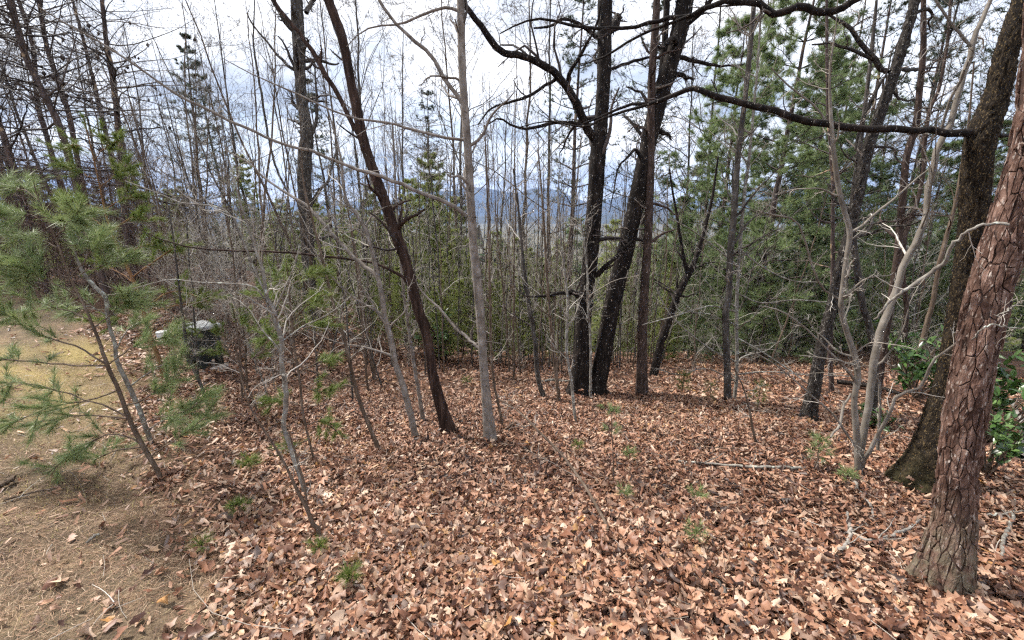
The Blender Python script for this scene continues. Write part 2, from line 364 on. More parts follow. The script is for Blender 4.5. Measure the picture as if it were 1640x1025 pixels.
# ------------------------------------------------------------------ ground sheet
def build_ground():
    A = 220; rs = [.25]
    while rs[-1] < 7000: rs.append(rs[-1]*1.055+.025)
    rs = np.array(rs); th = np.arange(A)*2*math.pi/A
    X = rs[:, None]*np.sin(th)[None]; Y = rs[:, None]*np.cos(th)[None]
    Z = terrain(X, Y)
    V = np.stack([X, Y, Z], -1).reshape(-1, 3)
    V = np.vstack([V, [[0, 0, float(terrain(0, 0))]]])
    n = len(rs); i = np.arange(n-1)[:, None]; j = np.arange(A)[None]
    q = np.stack([i*A+j, i*A+(j+1) % A, (i+1)*A+(j+1) % A, (i+1)*A+j], -1).reshape(-1, 4)[:, ::-1]
    t = np.stack([np.full(A, n*A), np.arange(A), (np.arange(A)+1) % A], -1)[:, ::-1]
    me = mesh('ground', V, [q, t], ground_material())
    a = me.attributes.new('lawn', 'FLOAT', 'POINT'); a.data.foreach_set('value', lawn_mask(V[:, 0], V[:, 1]).astype(np.float32))
    g = on_ground(70, 590); a = me.attributes.new('moss', 'FLOAT', 'POINT'); a.data.foreach_set('value', (np.exp(-(((V[:, 0]-g[0])/1.6)**2+((V[:, 1]-g[1])/1.3)**2))*.8*np.clip(.8+.8*fbm(V[:, 0]*2, V[:, 1]*2, 8., 3), 0, 1)).astype(np.float32))
    a = me.attributes.new('far', 'FLOAT', 'POINT'); a.data.foreach_set('value', sstep(25, 60, np.hypot(V[:, 0], V[:, 1])).astype(np.float32))
    return tag(obj('ground', me), kind='structure')
GROUND = build_ground()

# ------------------------------------------------------------------ far hills
def hill_material():
    m, nt, b = newmat('wooded_hill')
    c = ramp(nt, noise(nt, .012, 8, .7), [(.35, (.02, .028, .022)), (.5, (.04, .042, .034)), (.65, (.06, .055, .045))])
    nt.links.new(c, b.inputs['Base Color']); b.inputs['Roughness'].default_value = 1; return m
HM = hill_material()
def ridge(name, dist, prof, depth, seed, label):
    # prof: list of (pixel x, pixel y of the skyline)
    pxs = np.unique(np.concatenate([np.linspace(prof[0][0], prof[-1][0], 90), np.linspace(560, 1300, 190)]))
    pys = np.interp(pxs, [p[0] for p in prof], [p[1] for p in prof])
    pts = []
    for x, y in zip(pxs, pys):
        p, t = at(x, y, dist); pts.append(p)
    pts = np.array(pts); K = 26
    V = np.empty((K, len(pxs), 3)); h = pts[:, 2]+60
    k3 = np.convolve(np.pad(h, 3, mode='edge'), np.ones(7)/7, 'valid'); h = k3
    for k in range(K):
        f = (k-(K-1)/2)/((K-1)/2)
        prof_ = np.exp(-(f*1.7)**2)-np.exp(-1.7**2)
        y = dist+f*depth; x = pts[:, 0]*(1+f*depth/dist*.4)
        V[k, :, 0] = x; V[k, :, 1] = y
        rough = fbm(x*.004+seed, np.full_like(x, y)*.004, seed, 4)
        V[k, :, 2] = -60+h*prof_/(1-np.exp(-1.7**2))*(1+.14*rough*(1-math.exp(-(f*4)**2))) + 5*vnoise(x*.02, y*.02, seed)
    n = len(pxs); i = np.arange(K-1)[:, None]; j = np.arange(n-1)[None]
    q = np.stack([i*n+j, i*n+j+1, (i+1)*n+j+1, (i+1)*n+j], -1).reshape(-1, 4)
    return tag(obj(name, mesh(name, V.reshape(-1, 3), [q], HM)), kind='structure')
ridge('hill', 4800, [(-900, 345), (100, 330), (500, 322), (620, 322), (655, 312), (685, 303), (715, 308), (745, 300), (775, 301), (800, 306), (825, 311), (848, 303), (868, 300), (888, 303), (905, 311), (930, 322), (955, 325), (980, 319), (1000, 313), (1025, 318), (1060, 325), (1110, 318), (1200, 302), (1330, 290), (1450, 305), (1640, 318), (2600, 345)], 1100, 3.0, '')
ridge('hill', 2600, [(-900, 352), (300, 348), (700, 343), (760, 346), (850, 347), (950, 344), (1050, 340), (1250, 334), (1640, 342), (2600, 352)], 600, 8.0, '')

# ------------------------------------------------------------------ haze
hb = np.array([[x, y, z] for z in (-62, 470) for y in (-7200, 7200) for x in (-7200, 7200)], float)
hf = np.array([[0, 2, 3, 1], [4, 5, 7, 6], [0, 1, 5, 4], [2, 6, 7, 3], [0, 4, 6, 2], [1, 3, 7, 5]])
hm = bpy.data.materials.new('haze_air'); hm.use_nodes = True; hm.node_tree.nodes.clear()
_o = hm.node_tree.nodes.new('ShaderNodeOutputMaterial'); _v = hm.node_tree.nodes.new('ShaderNodeVolumePrincipled')
_v.inputs['Color'].default_value = (.37, .57, 1, 1); _v.inputs['Density'].default_value = 1.2e-4; _v.inputs['Anisotropy'].default_value = 0.0
hm.node_tree.links.new(_v.outputs[0], _o.inputs['Volume'])
tag(obj('haze', mesh('haze', hb, [hf], hm, smooth=False)), 'thin blue haze in the air over the far valley', 'haze', kind='stuff')

# ================================================================== TREES
def bark_tube(P, R, S, amp, fh, fv, seed, flare=0., flh=.25):
    K = len(P); T = np.gradient(P, axis=0); T = nrm(T)
    a = nrm(np.cross(T, np.broadcast_to([0., 1, 0], T.shape))); b = np.cross(T, a)
    th = np.arange(S)*2*math.pi/S; s = np.concatenate([[0], np.cumsum(np.linalg.norm(np.diff(P, axis=0), axis=1))])
    c, sn = np.cos(th), np.sin(th)
    rr = R[:, None]*np.ones((1, S))
    nn = 1-np.abs(vnoise(c[None]*R[:, None]*fh+seed, sn[None]*R[:, None]*fh, s[:, None]*fv+seed))*2
    n2 = vnoise(c[None]*R[:, None]*fh*2.3+seed, sn[None]*R[:, None]*fh*2.3, s[:, None]*fv*2.6+seed*2)
    big = vnoise(c[None]*1.3+seed, sn[None]*1.3, s[:, None]*2.2+seed)
    rr = rr*(1+.06*big)-amp*np.clip(-nn+.1, 0, 1)*1.0+amp*.5*n2
    if flare:
        lob = 1+.45*np.cos(th*4+seed)[None]+.25*np.cos(th*7+seed*2)[None]
        rr = rr+flare*np.exp(-s/flh)[:, None]*lob
    V = P[:, None]+rr[..., None]*(c[None, :, None]*a[:, None]+sn[None, :, None]*b[:, None])
    k = np.arange(K-1)[:, None]; j = np.arange(S)[None]
    q = np.stack([k*S+j, k*S+(j+1) % S, (k+1)*S+(j+1) % S, (k+1)*S+j], -1).reshape(-1, 4)
    return V.reshape(-1, 3), q
class Path: pass
def px_path(pts, Y0, Y1=None, base=None):
    """pixel polyline (x, y, width) -> world points and radii; depth goes from Y0 to Y1 along it"""
    Y1 = Y0 if Y1 is None else Y1
    P, R = [], []
    n = len(pts)
    for i, (x, y, w) in enumerate(pts):
        p, t = at(x, y, Y0+(Y1-Y0)*i/max(n-1, 1)); P.append(p); R.append(w*.5*t/F/math.sqrt(1+((x-CX)/F)**2))      # a round stem looks wider off the axis
    return np.array(P), np.array(R)
def tree(name, label, cat, pts, mat, Y=None, Ytop=None, limbs=(), auto=(0, 0), twig=3, tmat='twig', sides=10, amp=0., fh=40, fv=14, flare=0., seed=1, group=None,
         step=.12, crown=None, up=.25, lmat=None, tlen=.5, t0=.35, wob=.2, bmax=8, angl=.95):
    """one tree: trunk, its larger branches one by one, the fine twigs together.
    auto = (number of grown branches, length factor); the eight or so thickest are parts, the rest join the twigs"""
    rng = np.random.default_rng(seed)
    if Y is None:
        b = on_ground(pts[0][0], pts[0][1]); Y = b[1]
    P, R = px_path(pts, Y, Ytop)
    gz = float(terrain(P[0, 0], P[0, 1]))
    if P[0, 2] > gz+.03:                               # foot hidden behind things: carry the stem down to the ground
        k = nrm(P[0]-P[1]); k = np.array([k[0]*.5, k[1]*.5, -abs(k[2])-.2]); k = nrm(k)
        n = (P[0, 2]-gz+.05)/(-k[2]); Q = P[0]+k*n; Q[2] = float(terrain(Q[0], Q[1]))-.05
        P = np.vstack([Q, P]); R = np.concatenate([[R[0]*1.15], R])
    else:
        P[0, 2] = gz-.06
    base = P[0].copy(); base[2] = float(terrain(P[0, 0], P[0, 1]))
    L = np.linalg.norm(np.diff(P, axis=0), axis=1).sum()
    n = int(max(12, min(L/step, 420)))
    C = spline(np.column_stack([P, R]), n); TP, TR = C[:, :3], np.maximum(C[:, 3], .002)
    root = empty(name, base, label, cat, group)
    if amp or flare:
        V, q = bark_tube(TP, TR, sides, amp, fh, fv, seed*3.7, flare)
        mb = MB(); mb.add(V, q)
    else:
        wv = rng.normal(size=(n, 3))*(TR[:, None]*.10); TP2 = TP+wv*np.array([1, 1, 0]); TP2[0] = TP[0]
        mb = MB(); tubes(mb, TP2[None], TR[None], sides, rng)
    obj('trunk', mb.mesh('trunk', M[mat], off=base), root)
    lm = M[lmat or mat]; BP, BR = [], []
    for lb in limbs:
        y0 = lb[0] if lb[0] is not None else Y; y1 = lb[1] if lb[1] is not None else Y
        lp, lr = px_path(lb[2], y0, y1)
        m_ = max(10, int(np.linalg.norm(np.diff(lp, axis=0), axis=1).sum()/.09)); c = spline(np.column_stack([lp, lr]), m_)
        p_, r_ = c[:, :3], np.maximum(c[:, 3], .0015)
        p_ = p_+rng.normal(size=p_.shape)*np.minimum(r_, .02)[:, None]*.25
        mb = MB(); tubes(mb, p_[None], r_[None], 8, rng)
        obj('branch', mb.mesh('branch', lm, off=base), root)
        i = np.linspace(0, m_-1, 14).astype(int); BP.append(p_[i]); BR.append(r_[i])
    tw = MB(); has = False
    lev = []
    if BP: lev.append((np.array(BP), np.array(BR)))
    if auto[0]:
        i = np.linspace(0, n-1, 24).astype(int)
        p1, r1 = grow(TP[i][None], TR[i][None], auto[0], auto[1], angl, rng, K=8, up=up*.5, wob=wob, rf=.5, t0=t0, t1=.99)
        big = np.argsort(-r1[:, 0])[:bmax]
        for j in big:
            if r1[j, 0] < .006: continue
            mb = MB(); c = spline(np.column_stack([p1[j], r1[j]]), 14); tubes(mb, c[None, :, :3], c[None, :, 3], 6, rng)
            obj('branch', mb.mesh('branch', lm, off=base), root)
        rest = [j for j in range(len(p1)) if not (j in set(big.tolist()) and r1[j, 0] >= .006)]
        if rest: tubes(tw, p1[rest], r1[rest], 4, rng); has = True
        i8 = np.linspace(0, 7, 14); 
        pp = np.stack([np.stack([np.interp(i8, range(8), p1[j, :, k]) for k in range(3)], -1) for j in range(len(p1))])
        rr = np.stack([np.interp(i8, range(8), r1[j]) for j in range(len(p1))])
        lev.append((pp, rr))
    if lev and twig:
        p0 = np.concatenate([l[0] for l in lev]); r0 = np.concatenate([l[1] for l in lev])
        p2, r2 = grow(p0, r0, 3+twig, .42*tlen*2, .85, rng, K=6, up=up*.4, wob=wob*1.2, rf=.5, t0=.15)
        tubes(tw, p2, r2, 4, rng)
        p3, r3 = grow(p2, r2, 2+twig, .5, .75, rng, K=5, up=up*.3, wob=wob*1.2, rf=.55, t0=.15)
        tubes(tw, p3, r3, 3, rng)
        if twig > 2:
            p4, r4 = grow(p3, r3, 2, .5, .7, rng, K=4, up=up*.3, wob=wob, rf=.6, t0=.2)
            tubes(tw, p4, r4, 3, rng)
        has = True
    if has:
        tag(obj('twigs', tw.mesh('twigs', M[tmat], off=base), root), kind='stuff')
    root['_Y'] = float(Y)
    return root, TP, TR, base

# ---- big pine at the right, with its bark plates
def right_pine():
    pts = [(1512, 925, 92), (1520, 880, 84), (1528, 830, 78), (1534, 750, 74), (1538, 710, 76), (1555, 608, 80), (1581, 480, 80), (1600, 416, 82), (1628, 325, 84), (1653, 230, 84), (1667, 128, 84), (1678, 0, 84), (1692, -160, 84), (1705, -330, 80)]
    Y = on_ground(1515, 938)[1]
    P, R = px_path(pts, Y, Y+.25); P[0, 2] = float(terrain(P[0, 0], P[0, 1]))-.05
    base = P[0].copy(); base[2] = float(terrain(P[0, 0], P[0, 1]))
    root = empty('pine_tree', base, 'thick flaky red-brown pine trunk at the right edge, nearest the camera', 'tree')
    C = spline(np.column_stack([P, R]), 260); TP, TR = C[:, :3], C[:, 3]
    V, q = bark_tube(TP, TR*.86, 56, .008, 30, 6, 2.2, .045, .16)
    mb = MB(); mb.add(V, q); obj('trunk', mb.mesh('trunk', M['pinegap'], off=base), root)
    # surface frame for the plates
    T = nrm(np.gradient(TP, axis=0)); a = nrm(np.cross(T, np.broadcast_to([0., 1, 0], T.shape))); b = np.cross(T, a)
    s = np.concatenate([[0], np.cumsum(np.linalg.norm(np.diff(TP, axis=0), axis=1))])
    def surf(th, h, off):
        c = [np.interp(h, s, TP[:, k]) for k in range(3)]; r = np.interp(h, s, TR)*.86
        lob = 1+.45*np.cos(th*4+2.2)+.25*np.cos(th*7+4.4)
        r = r+.045*np.exp(-h/.16)*lob*1.05
        aa = np.stack([np.interp(h, s, a[:, k]) for k in range(3)], -1); bb = np.stack([np.interp(h, s, b[:, k]) for k in range(3)], -1)
        return np.stack(c, -1)+(r+off)[:, None]*(np.cos(th)[:, None]*aa+np.sin(th)[:, None]*bb)
    rng = np.random.default_rng(5); cnt = 0; hmax = 3.0; R0 = .095; AN = .34
    W_ = 2*math.pi*R0; seeds = []; nrow = int(s[-1]*AN/.023)
    for j in range(nrow):
        for i in range(19):
            seeds.append(((i+.5*(j % 2)+rng.uniform(-.5, .5))*W_/19, (j+.5+rng.uniform(-.42, .42))*s[-1]*AN/nrow))
    seeds = np.array(seeds); keepm = rng.random(len(seeds)) < .6; seeds = seeds[keepm]
    rep_ = np.vstack([seeds, seeds+[W_, 0], seeds-[W_, 0]]); rest = MB()
    # the 300 plates that face the photograph's side and stand lowest are single pieces
    tocam = math.atan2(-base[1], -base[0]); dirs = np.array([math.cos(tocam), math.sin(tocam), 0]); sth = seeds[:, 0]/R0; sh = seeds[:, 1]/AN
    fac = (surf(sth, sh, np.zeros(len(sth)))-surf(sth, sh, -np.interp(sh, s, TR)))@dirs
    front = np.where((fac > .15*fac.max()) & (sh < hmax))[0]; front = set(front[np.argsort(sh[front])][:300].tolist())
    order = np.argsort(seeds[:, 1])
    for si in order:
        c = seeds[si]; d = rep_-c; dd = (d**2).sum(1); nb = np.argsort(dd)[1:22]
        poly = [np.array(v) for v in ((-.3, -.3), (.3, -.3), (.3, .3), (-.3, .3))]
        for k_ in nb:
            n_ = d[k_]; lim_ = dd[k_]/2; out = []
            for q_ in range(len(poly)):
                A_, B_ = poly[q_], poly[(q_+1) % len(poly)]; fa, fb = A_@n_-lim_, B_@n_-lim_
                if fa <= 0: out.append(A_)
                if fa*fb < 0: out.append(A_+(B_-A_)*fa/(fa-fb))
            poly = out
            if len(poly) < 3: break
        if len(poly) < 3: continue
        pts_ = []
        for q_ in range(len(poly)):
            A_, B_ = poly[q_], poly[(q_+1) % len(poly)]; L_ = np.linalg.norm(B_-A_); m_ = 1 if L_ < .010 else (2 if L_ < .022 else 3)
            for e in range(m_): pts_.append(A_+(B_-A_)*e/m_)
        pp = np.array(pts_); ctr = pp.mean(0); vec = pp-ctr; ln = np.linalg.norm(vec, axis=1, keepdims=True)
        pp = ctr+vec*np.maximum(.3, 1-(.0003+rng.exponential(.0022, size=ln.shape)*np.abs(vec[:, :1])/ln)/ln)
        pp[:, 1] = np.clip((c[1]+pp[:, 1])/AN, .004, s[-1]-.01); pp[:, 0] = (c[0]+pp[:, 0])/R0; k = len(pp)
        th, hh = pp[:, 0], pp[:, 1]; cth, ch = th.mean(), hh.mean()
        lift = .001+.011*rng.random()**1.4; o = lift+rng.uniform(-.004, .004)*(th-cth)/.3+rng.uniform(-.004, .004)*(hh-ch)/.1+rng.normal(size=k)*.0008
        A = surf(th, hh, np.full(k, -.014)); B = surf(cth+(th-cth)*.97, ch+(hh-ch)*.98, o-.002); E = surf(cth+(th-cth)*.93, ch+(hh-ch)*.96, o+.0004+rng.normal(size=k)*.0005)
        D = surf(cth+(th-cth)*.45, ch+(hh-ch)*.5, o*.8+lift*.2+.0006+rng.normal(size=k)*.0008); Cn = surf(np.array([cth]), np.array([ch]), np.array([lift+.0006]))
        VV = np.vstack([A, B, E, D, Cn])-base; i = np.arange(k); j = (i+1) % k
        Q = np.vstack([np.stack([i+q_*k, j+q_*k, j+q_*k+k, i+q_*k+k], -1) for q_ in range(3)]); Tt = np.stack([i+3*k, j+3*k, np.full(k, 4*k)], -1)
        if si in front: obj('bark_plate', mesh('bark_plate', VV, [Q, Tt], M['plate'], smooth=False), root); cnt += 1
        else: rest.add(VV, Q, Tt)
    if rest.V: tag(obj('bark_plates', rest.mesh('bark_plates', M['plate'], False), root), kind='stuff')
    # dead lichened branch and thin live stubs
    tw = MB(); rng = np.random.default_rng(8); BP, BR = [], []
    for y0, y1, pl in ((Y, Y+.35, [(1616, 358, 8), (1578, 360, 7), (1550, 370, 7), (1530, 386, 7), (1514, 416, 8), (1496, 434, 9), (1466, 455, 8), (1440, 470, 6), (1420, 488, 5), (1400, 512, 3)]),
                       (Y-.1, Y-.15, [(1600, 505, 3), (1614, 497, 4), (1626, 490, 3), (1640, 484, 3), (1668, 478, 2)]),
                       (Y-.12, Y-.1, [(1560, 545, 3), (1575, 525, 3), (1605, 522, 4), (1640, 526, 3), (1690, 528, 2)])):
        lp, lr = px_path(pl, y0, y1); c = spline(np.column_stack([lp, lr]), 40); p_ = c[:, :3]+rng.normal(size=(40, 3))*.004
        mb = MB(); tubes(mb, p_[None], c[None, :, 3], 8); obj('branch', mb.mesh('branch', M['lichen'], off=base), root)
        i = np.linspace(0, 39, 14).astype(int); BP.append(p_[i]); BR.append(c[i, 3])
    p2, r2 = grow(np.array(BP), np.array(BR), 6, .4, .8, rng, K=6, rf=.5); tubes(tw, p2, r2, 4)
    p3, r3 = grow(p2, r2, 3, .5, .8, rng, K=5, rf=.6); tubes(tw, p3, r3, 3)
    tag(obj('twigs', tw.mesh('twigs', M['twigpale'], off=base), root), kind='stuff')
right_pine()

# ---- big oak behind the pine, with the long level limb
YO = on_ground(1470, 778)[1]
tree('oak_tree', 'big dark oak with flared foot and long level limb, behind the flaky red pine', 'tree',
     [(1474, 772, 74), (1488, 735, 64), (1502, 690, 60), (1525, 600, 56), (1545, 480, 52), (1556, 378, 50), (1566, 250, 53), (1574, 208, 56), (1595, 154, 48), (1614, 77, 44), (1640, 0, 42), (1668, -90, 42), (1700, -220, 38), (1720, -380, 30)],
     'oak_big', Y=YO, sides=60, amp=.020, fh=75, fv=26, flare=.07, seed=4, step=.025, tmat='twigdark', lmat='oak',
     limbs=[(YO, YO+.6, [(1560, 214, 20), (1520, 212, 16), (1470, 208, 15), (1400, 207, 14), (1330, 200, 14), (1280, 188, 13), (1220, 173, 12), (1160, 158, 11), (1127, 147, 10), (1105, 141, 9), (1085, 150, 8), (1047, 165, 7), (1010, 167, 5), (960, 188, 4), (935, 198, 2.5)]),
            (YO+.3, YO+.65, [(1060, 160, 5), (1030, 170, 5), (1000, 178, 4.5), (965, 190, 4), (940, 203, 3), (905, 198, 2.5), (870, 194, 2), (830, 205, 1.5)]),
            (YO, YO+.7, [(1690, -150, 22), (1560, -90, 18), (1440, -40, 16), (1374, 0, 14), (1348, 15, 14), (1317, 20, 14), (1297, 14, 14), (1276, 10, 14), (1253, 20, 13), (1235, 18, 13), (1220, 9, 12), (1180, 2, 11), (1160, 1, 10), (1130, 10, 9), (1105, 25, 8), (1075, 29, 8), (1050, 35, 7), (1022, 41, 6), (985, 45, 6), (960, 45, 5.5), (922, 43, 5), (905, 38, 4.5), (868, 30, 4), (835, 36, 3), (800, 54, 2)]),
            (YO+.35, YO+.9, [(1105, 25, 6), (1072, 38, 5), (1045, 48, 5), (1015, 62, 4.5), (985, 80, 4), (960, 95, 3), (930, 105, 2)]),
            (YO, YO+.2, [(1590, 214, 10), (1612, 218, 8), (1640, 216, 7), (1700, 205, 4)])],
     twig=2, tlen=.26, wob=.3, up=.1)

# ---- the twin dark trunks
YT = on_ground(940, 632)[1]
tree('oak_tree', 'left of the twin near-black oak trunks, upright, a limb curving up to the left', 'tree',
     [(926, 626, 34), (929, 605, 28), (932, 560, 26), (936, 500, 25), (949, 375, 24), (957, 250, 25), (962, 200, 23), (967, 125, 22), (969, 0, 24), (974, -160, 22), (978, -330, 16)],
     'oak', Y=YT, sides=30, amp=.012, fh=60, fv=14, flare=.05, seed=6, step=.035, tmat='twigdark', lmat='oak',
     limbs=[(YT, YT-1.0, [(953, 222, 14), (942, 210, 14), (932, 185, 13), (920, 160, 13), (910, 142, 12), (892, 120, 12), (875, 107, 12), (847, 95, 11), (828, 88, 11), (810, 87, 11), (790, 70, 11), (775, 50, 10), (760, 27, 9), (745, 7, 9), (730, -40, 7)]),
            (YT-.1, YT-.9, [(940, 205, 7), (920, 198, 6), (890, 196, 6), (860, 202, 5), (830, 205, 4), (800, 190, 3), (780, 200, 2)]),
            (YT-.2, YT-.7, [(909, 140, 7), (910, 125, 7), (916, 108, 7), (928, 92, 6), (938, 70, 5), (955, 40, 4), (962, 10, 3)]),
            (YT-.3, YT-.5, [(895, 124, 6), (870, 140, 5), (845, 155, 5), (815, 165, 4), (785, 175, 3), (765, 200, 2)]),
            (YT, YT+.6, [(975, 55, 8), (988, 30, 14), (990, 26, 6)]),
            (YT, YT-.4, [(955, 60, 7), (935, 42, 6), (905, 30, 5), (880, 42, 4), (855, 45, 3)]),
            (YT, YT+.5, [(965, 120, 6), (985, 108, 5), (1010, 100, 5), (1040, 92, 4), (1070, 96, 3)])],
     auto=(16, .17), twig=3, tlen=.55, t0=.35, wob=.32, up=.05, bmax=6)
tree('oak_tree', 'right of the twin near-black oak trunks, leaning right and forking near the top', 'tree',
     [(951, 634, 36), (955, 612, 30), (962, 590, 27), (980, 490, 27), (1008, 375, 27), (1034, 250, 26), (1045, 200, 27), (1066, 125, 28), (1088, 50, 28), (1097, 0, 29), (1118, -120, 26), (1135, -260, 20)],
     'oak', Y=YT+.05, sides=30, amp=.012, fh=60, fv=14, flare=.05, seed=9, step=.035, tmat='twigdark', lmat='oak',
     limbs=[(YT+.05, YT+.1, [(1054, 170, 12), (1060, 120, 12), (1065, 60, 11), (1068, 0, 11), (1070, -120, 9)]),
            (YT, YT+.4, [(1068, 95, 9), (1090, 92, 8), (1110, 97, 7), (1135, 103, 6), (1160, 106, 4), (1190, 104, 3)]),
            (YT, YT-.3, [(1030, 262, 7), (1019, 238, 6), (1006, 250, 4), (990, 268, 3), (984, 300, 2), (976, 340, 1.5)]),
            (YT, YT+.4, [(1038, 230, 6), (1026, 215, 6), (1010, 195, 5), (1000, 185, 4)])],
     auto=(12, .16), twig=3, tlen=.5, t0=.4, wob=.32, up=.0, bmax=5)

# ---- red pine and other trunks round the twins
tree('pine_tree', 'straight slim red-barked pine just right of the twin dark trunks', 'tree',
     [(1028, 632, 20), (1028, 600, 18), (1030, 500, 15), (1038, 375, 14), (1042, 250, 13), (1044, 125, 12), (1052, 0, 11), (1058, -120, 10)], 'redpine', sides=14, amp=.006, fh=70, fv=18, flare=.02, seed=11, auto=(14, .12), twig=2, up=.0, step=.06, angl=1.3, t0=.4)
tree('oak_tree', 'small dark leaning trunk with a fork, right of the slim red pine', 'tree',
     [(1046, 602, 15), (1057, 555, 13), (1070, 517, 12), (1082, 480, 12), (1092, 458, 12), (1103, 438, 12), (1112, 420, 9), (1125, 380, 7), (1140, 320, 5), (1150, 250, 3)], 'oak', seed=12, limbs=[(None, None, [(1103, 440, 9), (1098, 425, 8), (1094, 410, 6), (1088, 370, 5), (1080, 320, 4), (1072, 270, 3)])], auto=(10, .22), twig=2, tmat='twigdark')
tree('maple_tree', 'slim grey trunk standing in front of the large white pine', 'tree',
     [(1166, 644, 14), (1165, 600, 12), (1162, 505, 12), (1167, 475, 11), (1170, 400, 11), (1175, 350, 11), (1182, 250, 10), (1188, 200, 9), (1197, 125, 9), (1207, 12, 8), (1216, -100, 6)], 'greyrough', seed=13, auto=(22, .2), twig=3, tmat='twigpale', amp=.003, fh=80, fv=20, sides=12, bmax=8)
tree('sapling', 'thin grey stem hugging the right side of the slim grey trunk before the white pine', 'tree',
     [(1176, 640, 7), (1180, 600, 6), (1180, 480, 6), (1185, 400, 6), (1192, 312, 6), (1200, 250, 5), (1212, 120, 4), (1220, 0, 3)], 'lichen', seed=14, auto=(30, .22), twig=2, tmat='twigpale', t0=.1,
     limbs=[(None, 5.2, [(1181, 500, 3), (1140, 490, 2.5), (1100, 500, 2.5), (1060, 512, 2), (1030, 520, 1.5)]), (None, 5.0, [(1180, 470, 3), (1220, 485, 2.5), (1270, 480, 2.5), (1330, 484, 2), (1370, 480, 1.5)]),
            (None, 4.8, [(1178, 540, 3), (1215, 560, 2.5), (1260, 590, 2.5), (1300, 620, 2), (1330, 650, 1.5)]), (None, 5.4, [(1179, 580, 3), (1140, 560, 2.5), (1100, 530, 2.5), (1070, 500, 2), (1050, 460, 1.5)]),
            (None, 5.0, [(1178, 600, 3), (1230, 595, 2.5), (1290, 600, 2), (1350, 602, 2), (1390, 610, 1.5)]), (None, 5.0, [(1183, 430, 3), (1150, 400, 2.5), (1110, 370, 2), (1075, 350, 1.5)]),
            (None, 5.3, [(1186, 400, 3), (1225, 430, 2.5), (1270, 450, 2), (1310, 452, 1.5)]), (None, 5.6, [(1177, 610, 2.5), (1130, 590, 2), (1090, 600, 2), (1050, 590, 1.5)])])

# ---- centre: grey sapling, leaning brown trunk, far grey tree
tree('maple_tree', 'straight smooth grey young trunk in the centre with long thin branches to the left', 'tree',
     [(786, 706, 18), (783, 680, 16), (776, 605, 14), (767, 480, 15), (757, 375, 14), (750, 250, 13), (741, 125, 13), (738, 0, 13), (735, -150, 11), (733, -300, 8)], 'grey', sides=16, amp=.0035, fh=40, fv=9, flare=.02, seed=15, step=.05,
     limbs=[(None, 3.0, [(748, 346, 7), (712, 322, 6.5), (675, 310, 6), (642, 295, 6), (617, 285, 6), (587, 275, 5.5), (545, 261, 5), (500, 242, 5), (470, 235, 5), (435, 225, 5), (410, 212, 5), (375, 197, 5), (335, 177, 5), (300, 160, 5), (262, 137, 4.5), (225, 110, 4), (175, 77, 4), (137, 55, 3.5), (100, 35, 3), (45, 0, 2.5), (0, -30, 2)]),
            (None, 3.6, [(746, 223, 5), (717, 222, 4.5), (675, 211, 4.5), (640, 201, 4), (617, 196, 4), (572, 190, 3.5), (540, 180, 3), (500, 162, 3), (475, 150, 3), (430, 130, 2.5), (400, 117, 2), (360, 95, 1.5)]),
            (None, None, [(742, 166, 7), (727, 145, 6.5), (710, 122, 6.5), (690, 87, 6), (665, 67, 6), (640, 45, 5), (625, 25, 5), (607, 0, 5), (590, -30, 4)]),
            (None, None, [(735, 18, 6), (720, 14, 5), (705, 11, 5), (675, 24, 4), (650, 37, 4), (625, 41, 3), (600, 41, 3), (575, 54, 2), (555, 75, 1.5)]),
            (None, 4.6, [(770, 560, 7), (750, 543, 6), (725, 520, 5), (700, 490, 4), (680, 472, 3), (650, 430, 2)])],
     auto=(14, .16), twig=3, tlen=.3, wob=.22, bmax=6)
tree('locust_tree', 'dark red-brown trunk leaning hard to the left, forked high up', 'tree',
     [(718, 692, 24), (712, 670, 19), (694, 605, 16), (684, 542, 15), (668, 490, 17), (650, 420, 17), (634, 375, 18), (612, 312, 17), (590, 250, 17), (580, 215, 17), (561, 125, 15), (548, 62, 16), (526, 0, 16), (495, -90, 14), (460, -200, 12)], 'lean', sides=22, amp=.008, fh=60, fv=9, flare=.03, seed=16, step=.035, tmat='twigdark',
     limbs=[(None, None, [(578, 218, 10), (570, 208, 8), (540, 150, 8), (512, 102, 9), (487, 62, 7), (467, 40, 7), (437, 0, 6), (415, -50, 5)]),
            (None, None, [(512, 102, 5), (515, 85, 4), (513, 72, 2)]),
            (None, 3.9, [(660, 465, 5), (640, 440, 5), (605, 423, 4), (560, 415, 4), (510, 410, 4), (460, 404, 4), (400, 402, 4), (340, 400, 3.5), (300, 395, 3), (250, 380, 2), (210, 360, 1.5)]),
            (None, 4.4, [(672, 500, 3), (680, 505, 3), (690, 525, 3), (697, 535, 3), (688, 548, 2)])],
     auto=(12, .13), twig=3, tlen=.35, bmax=5)
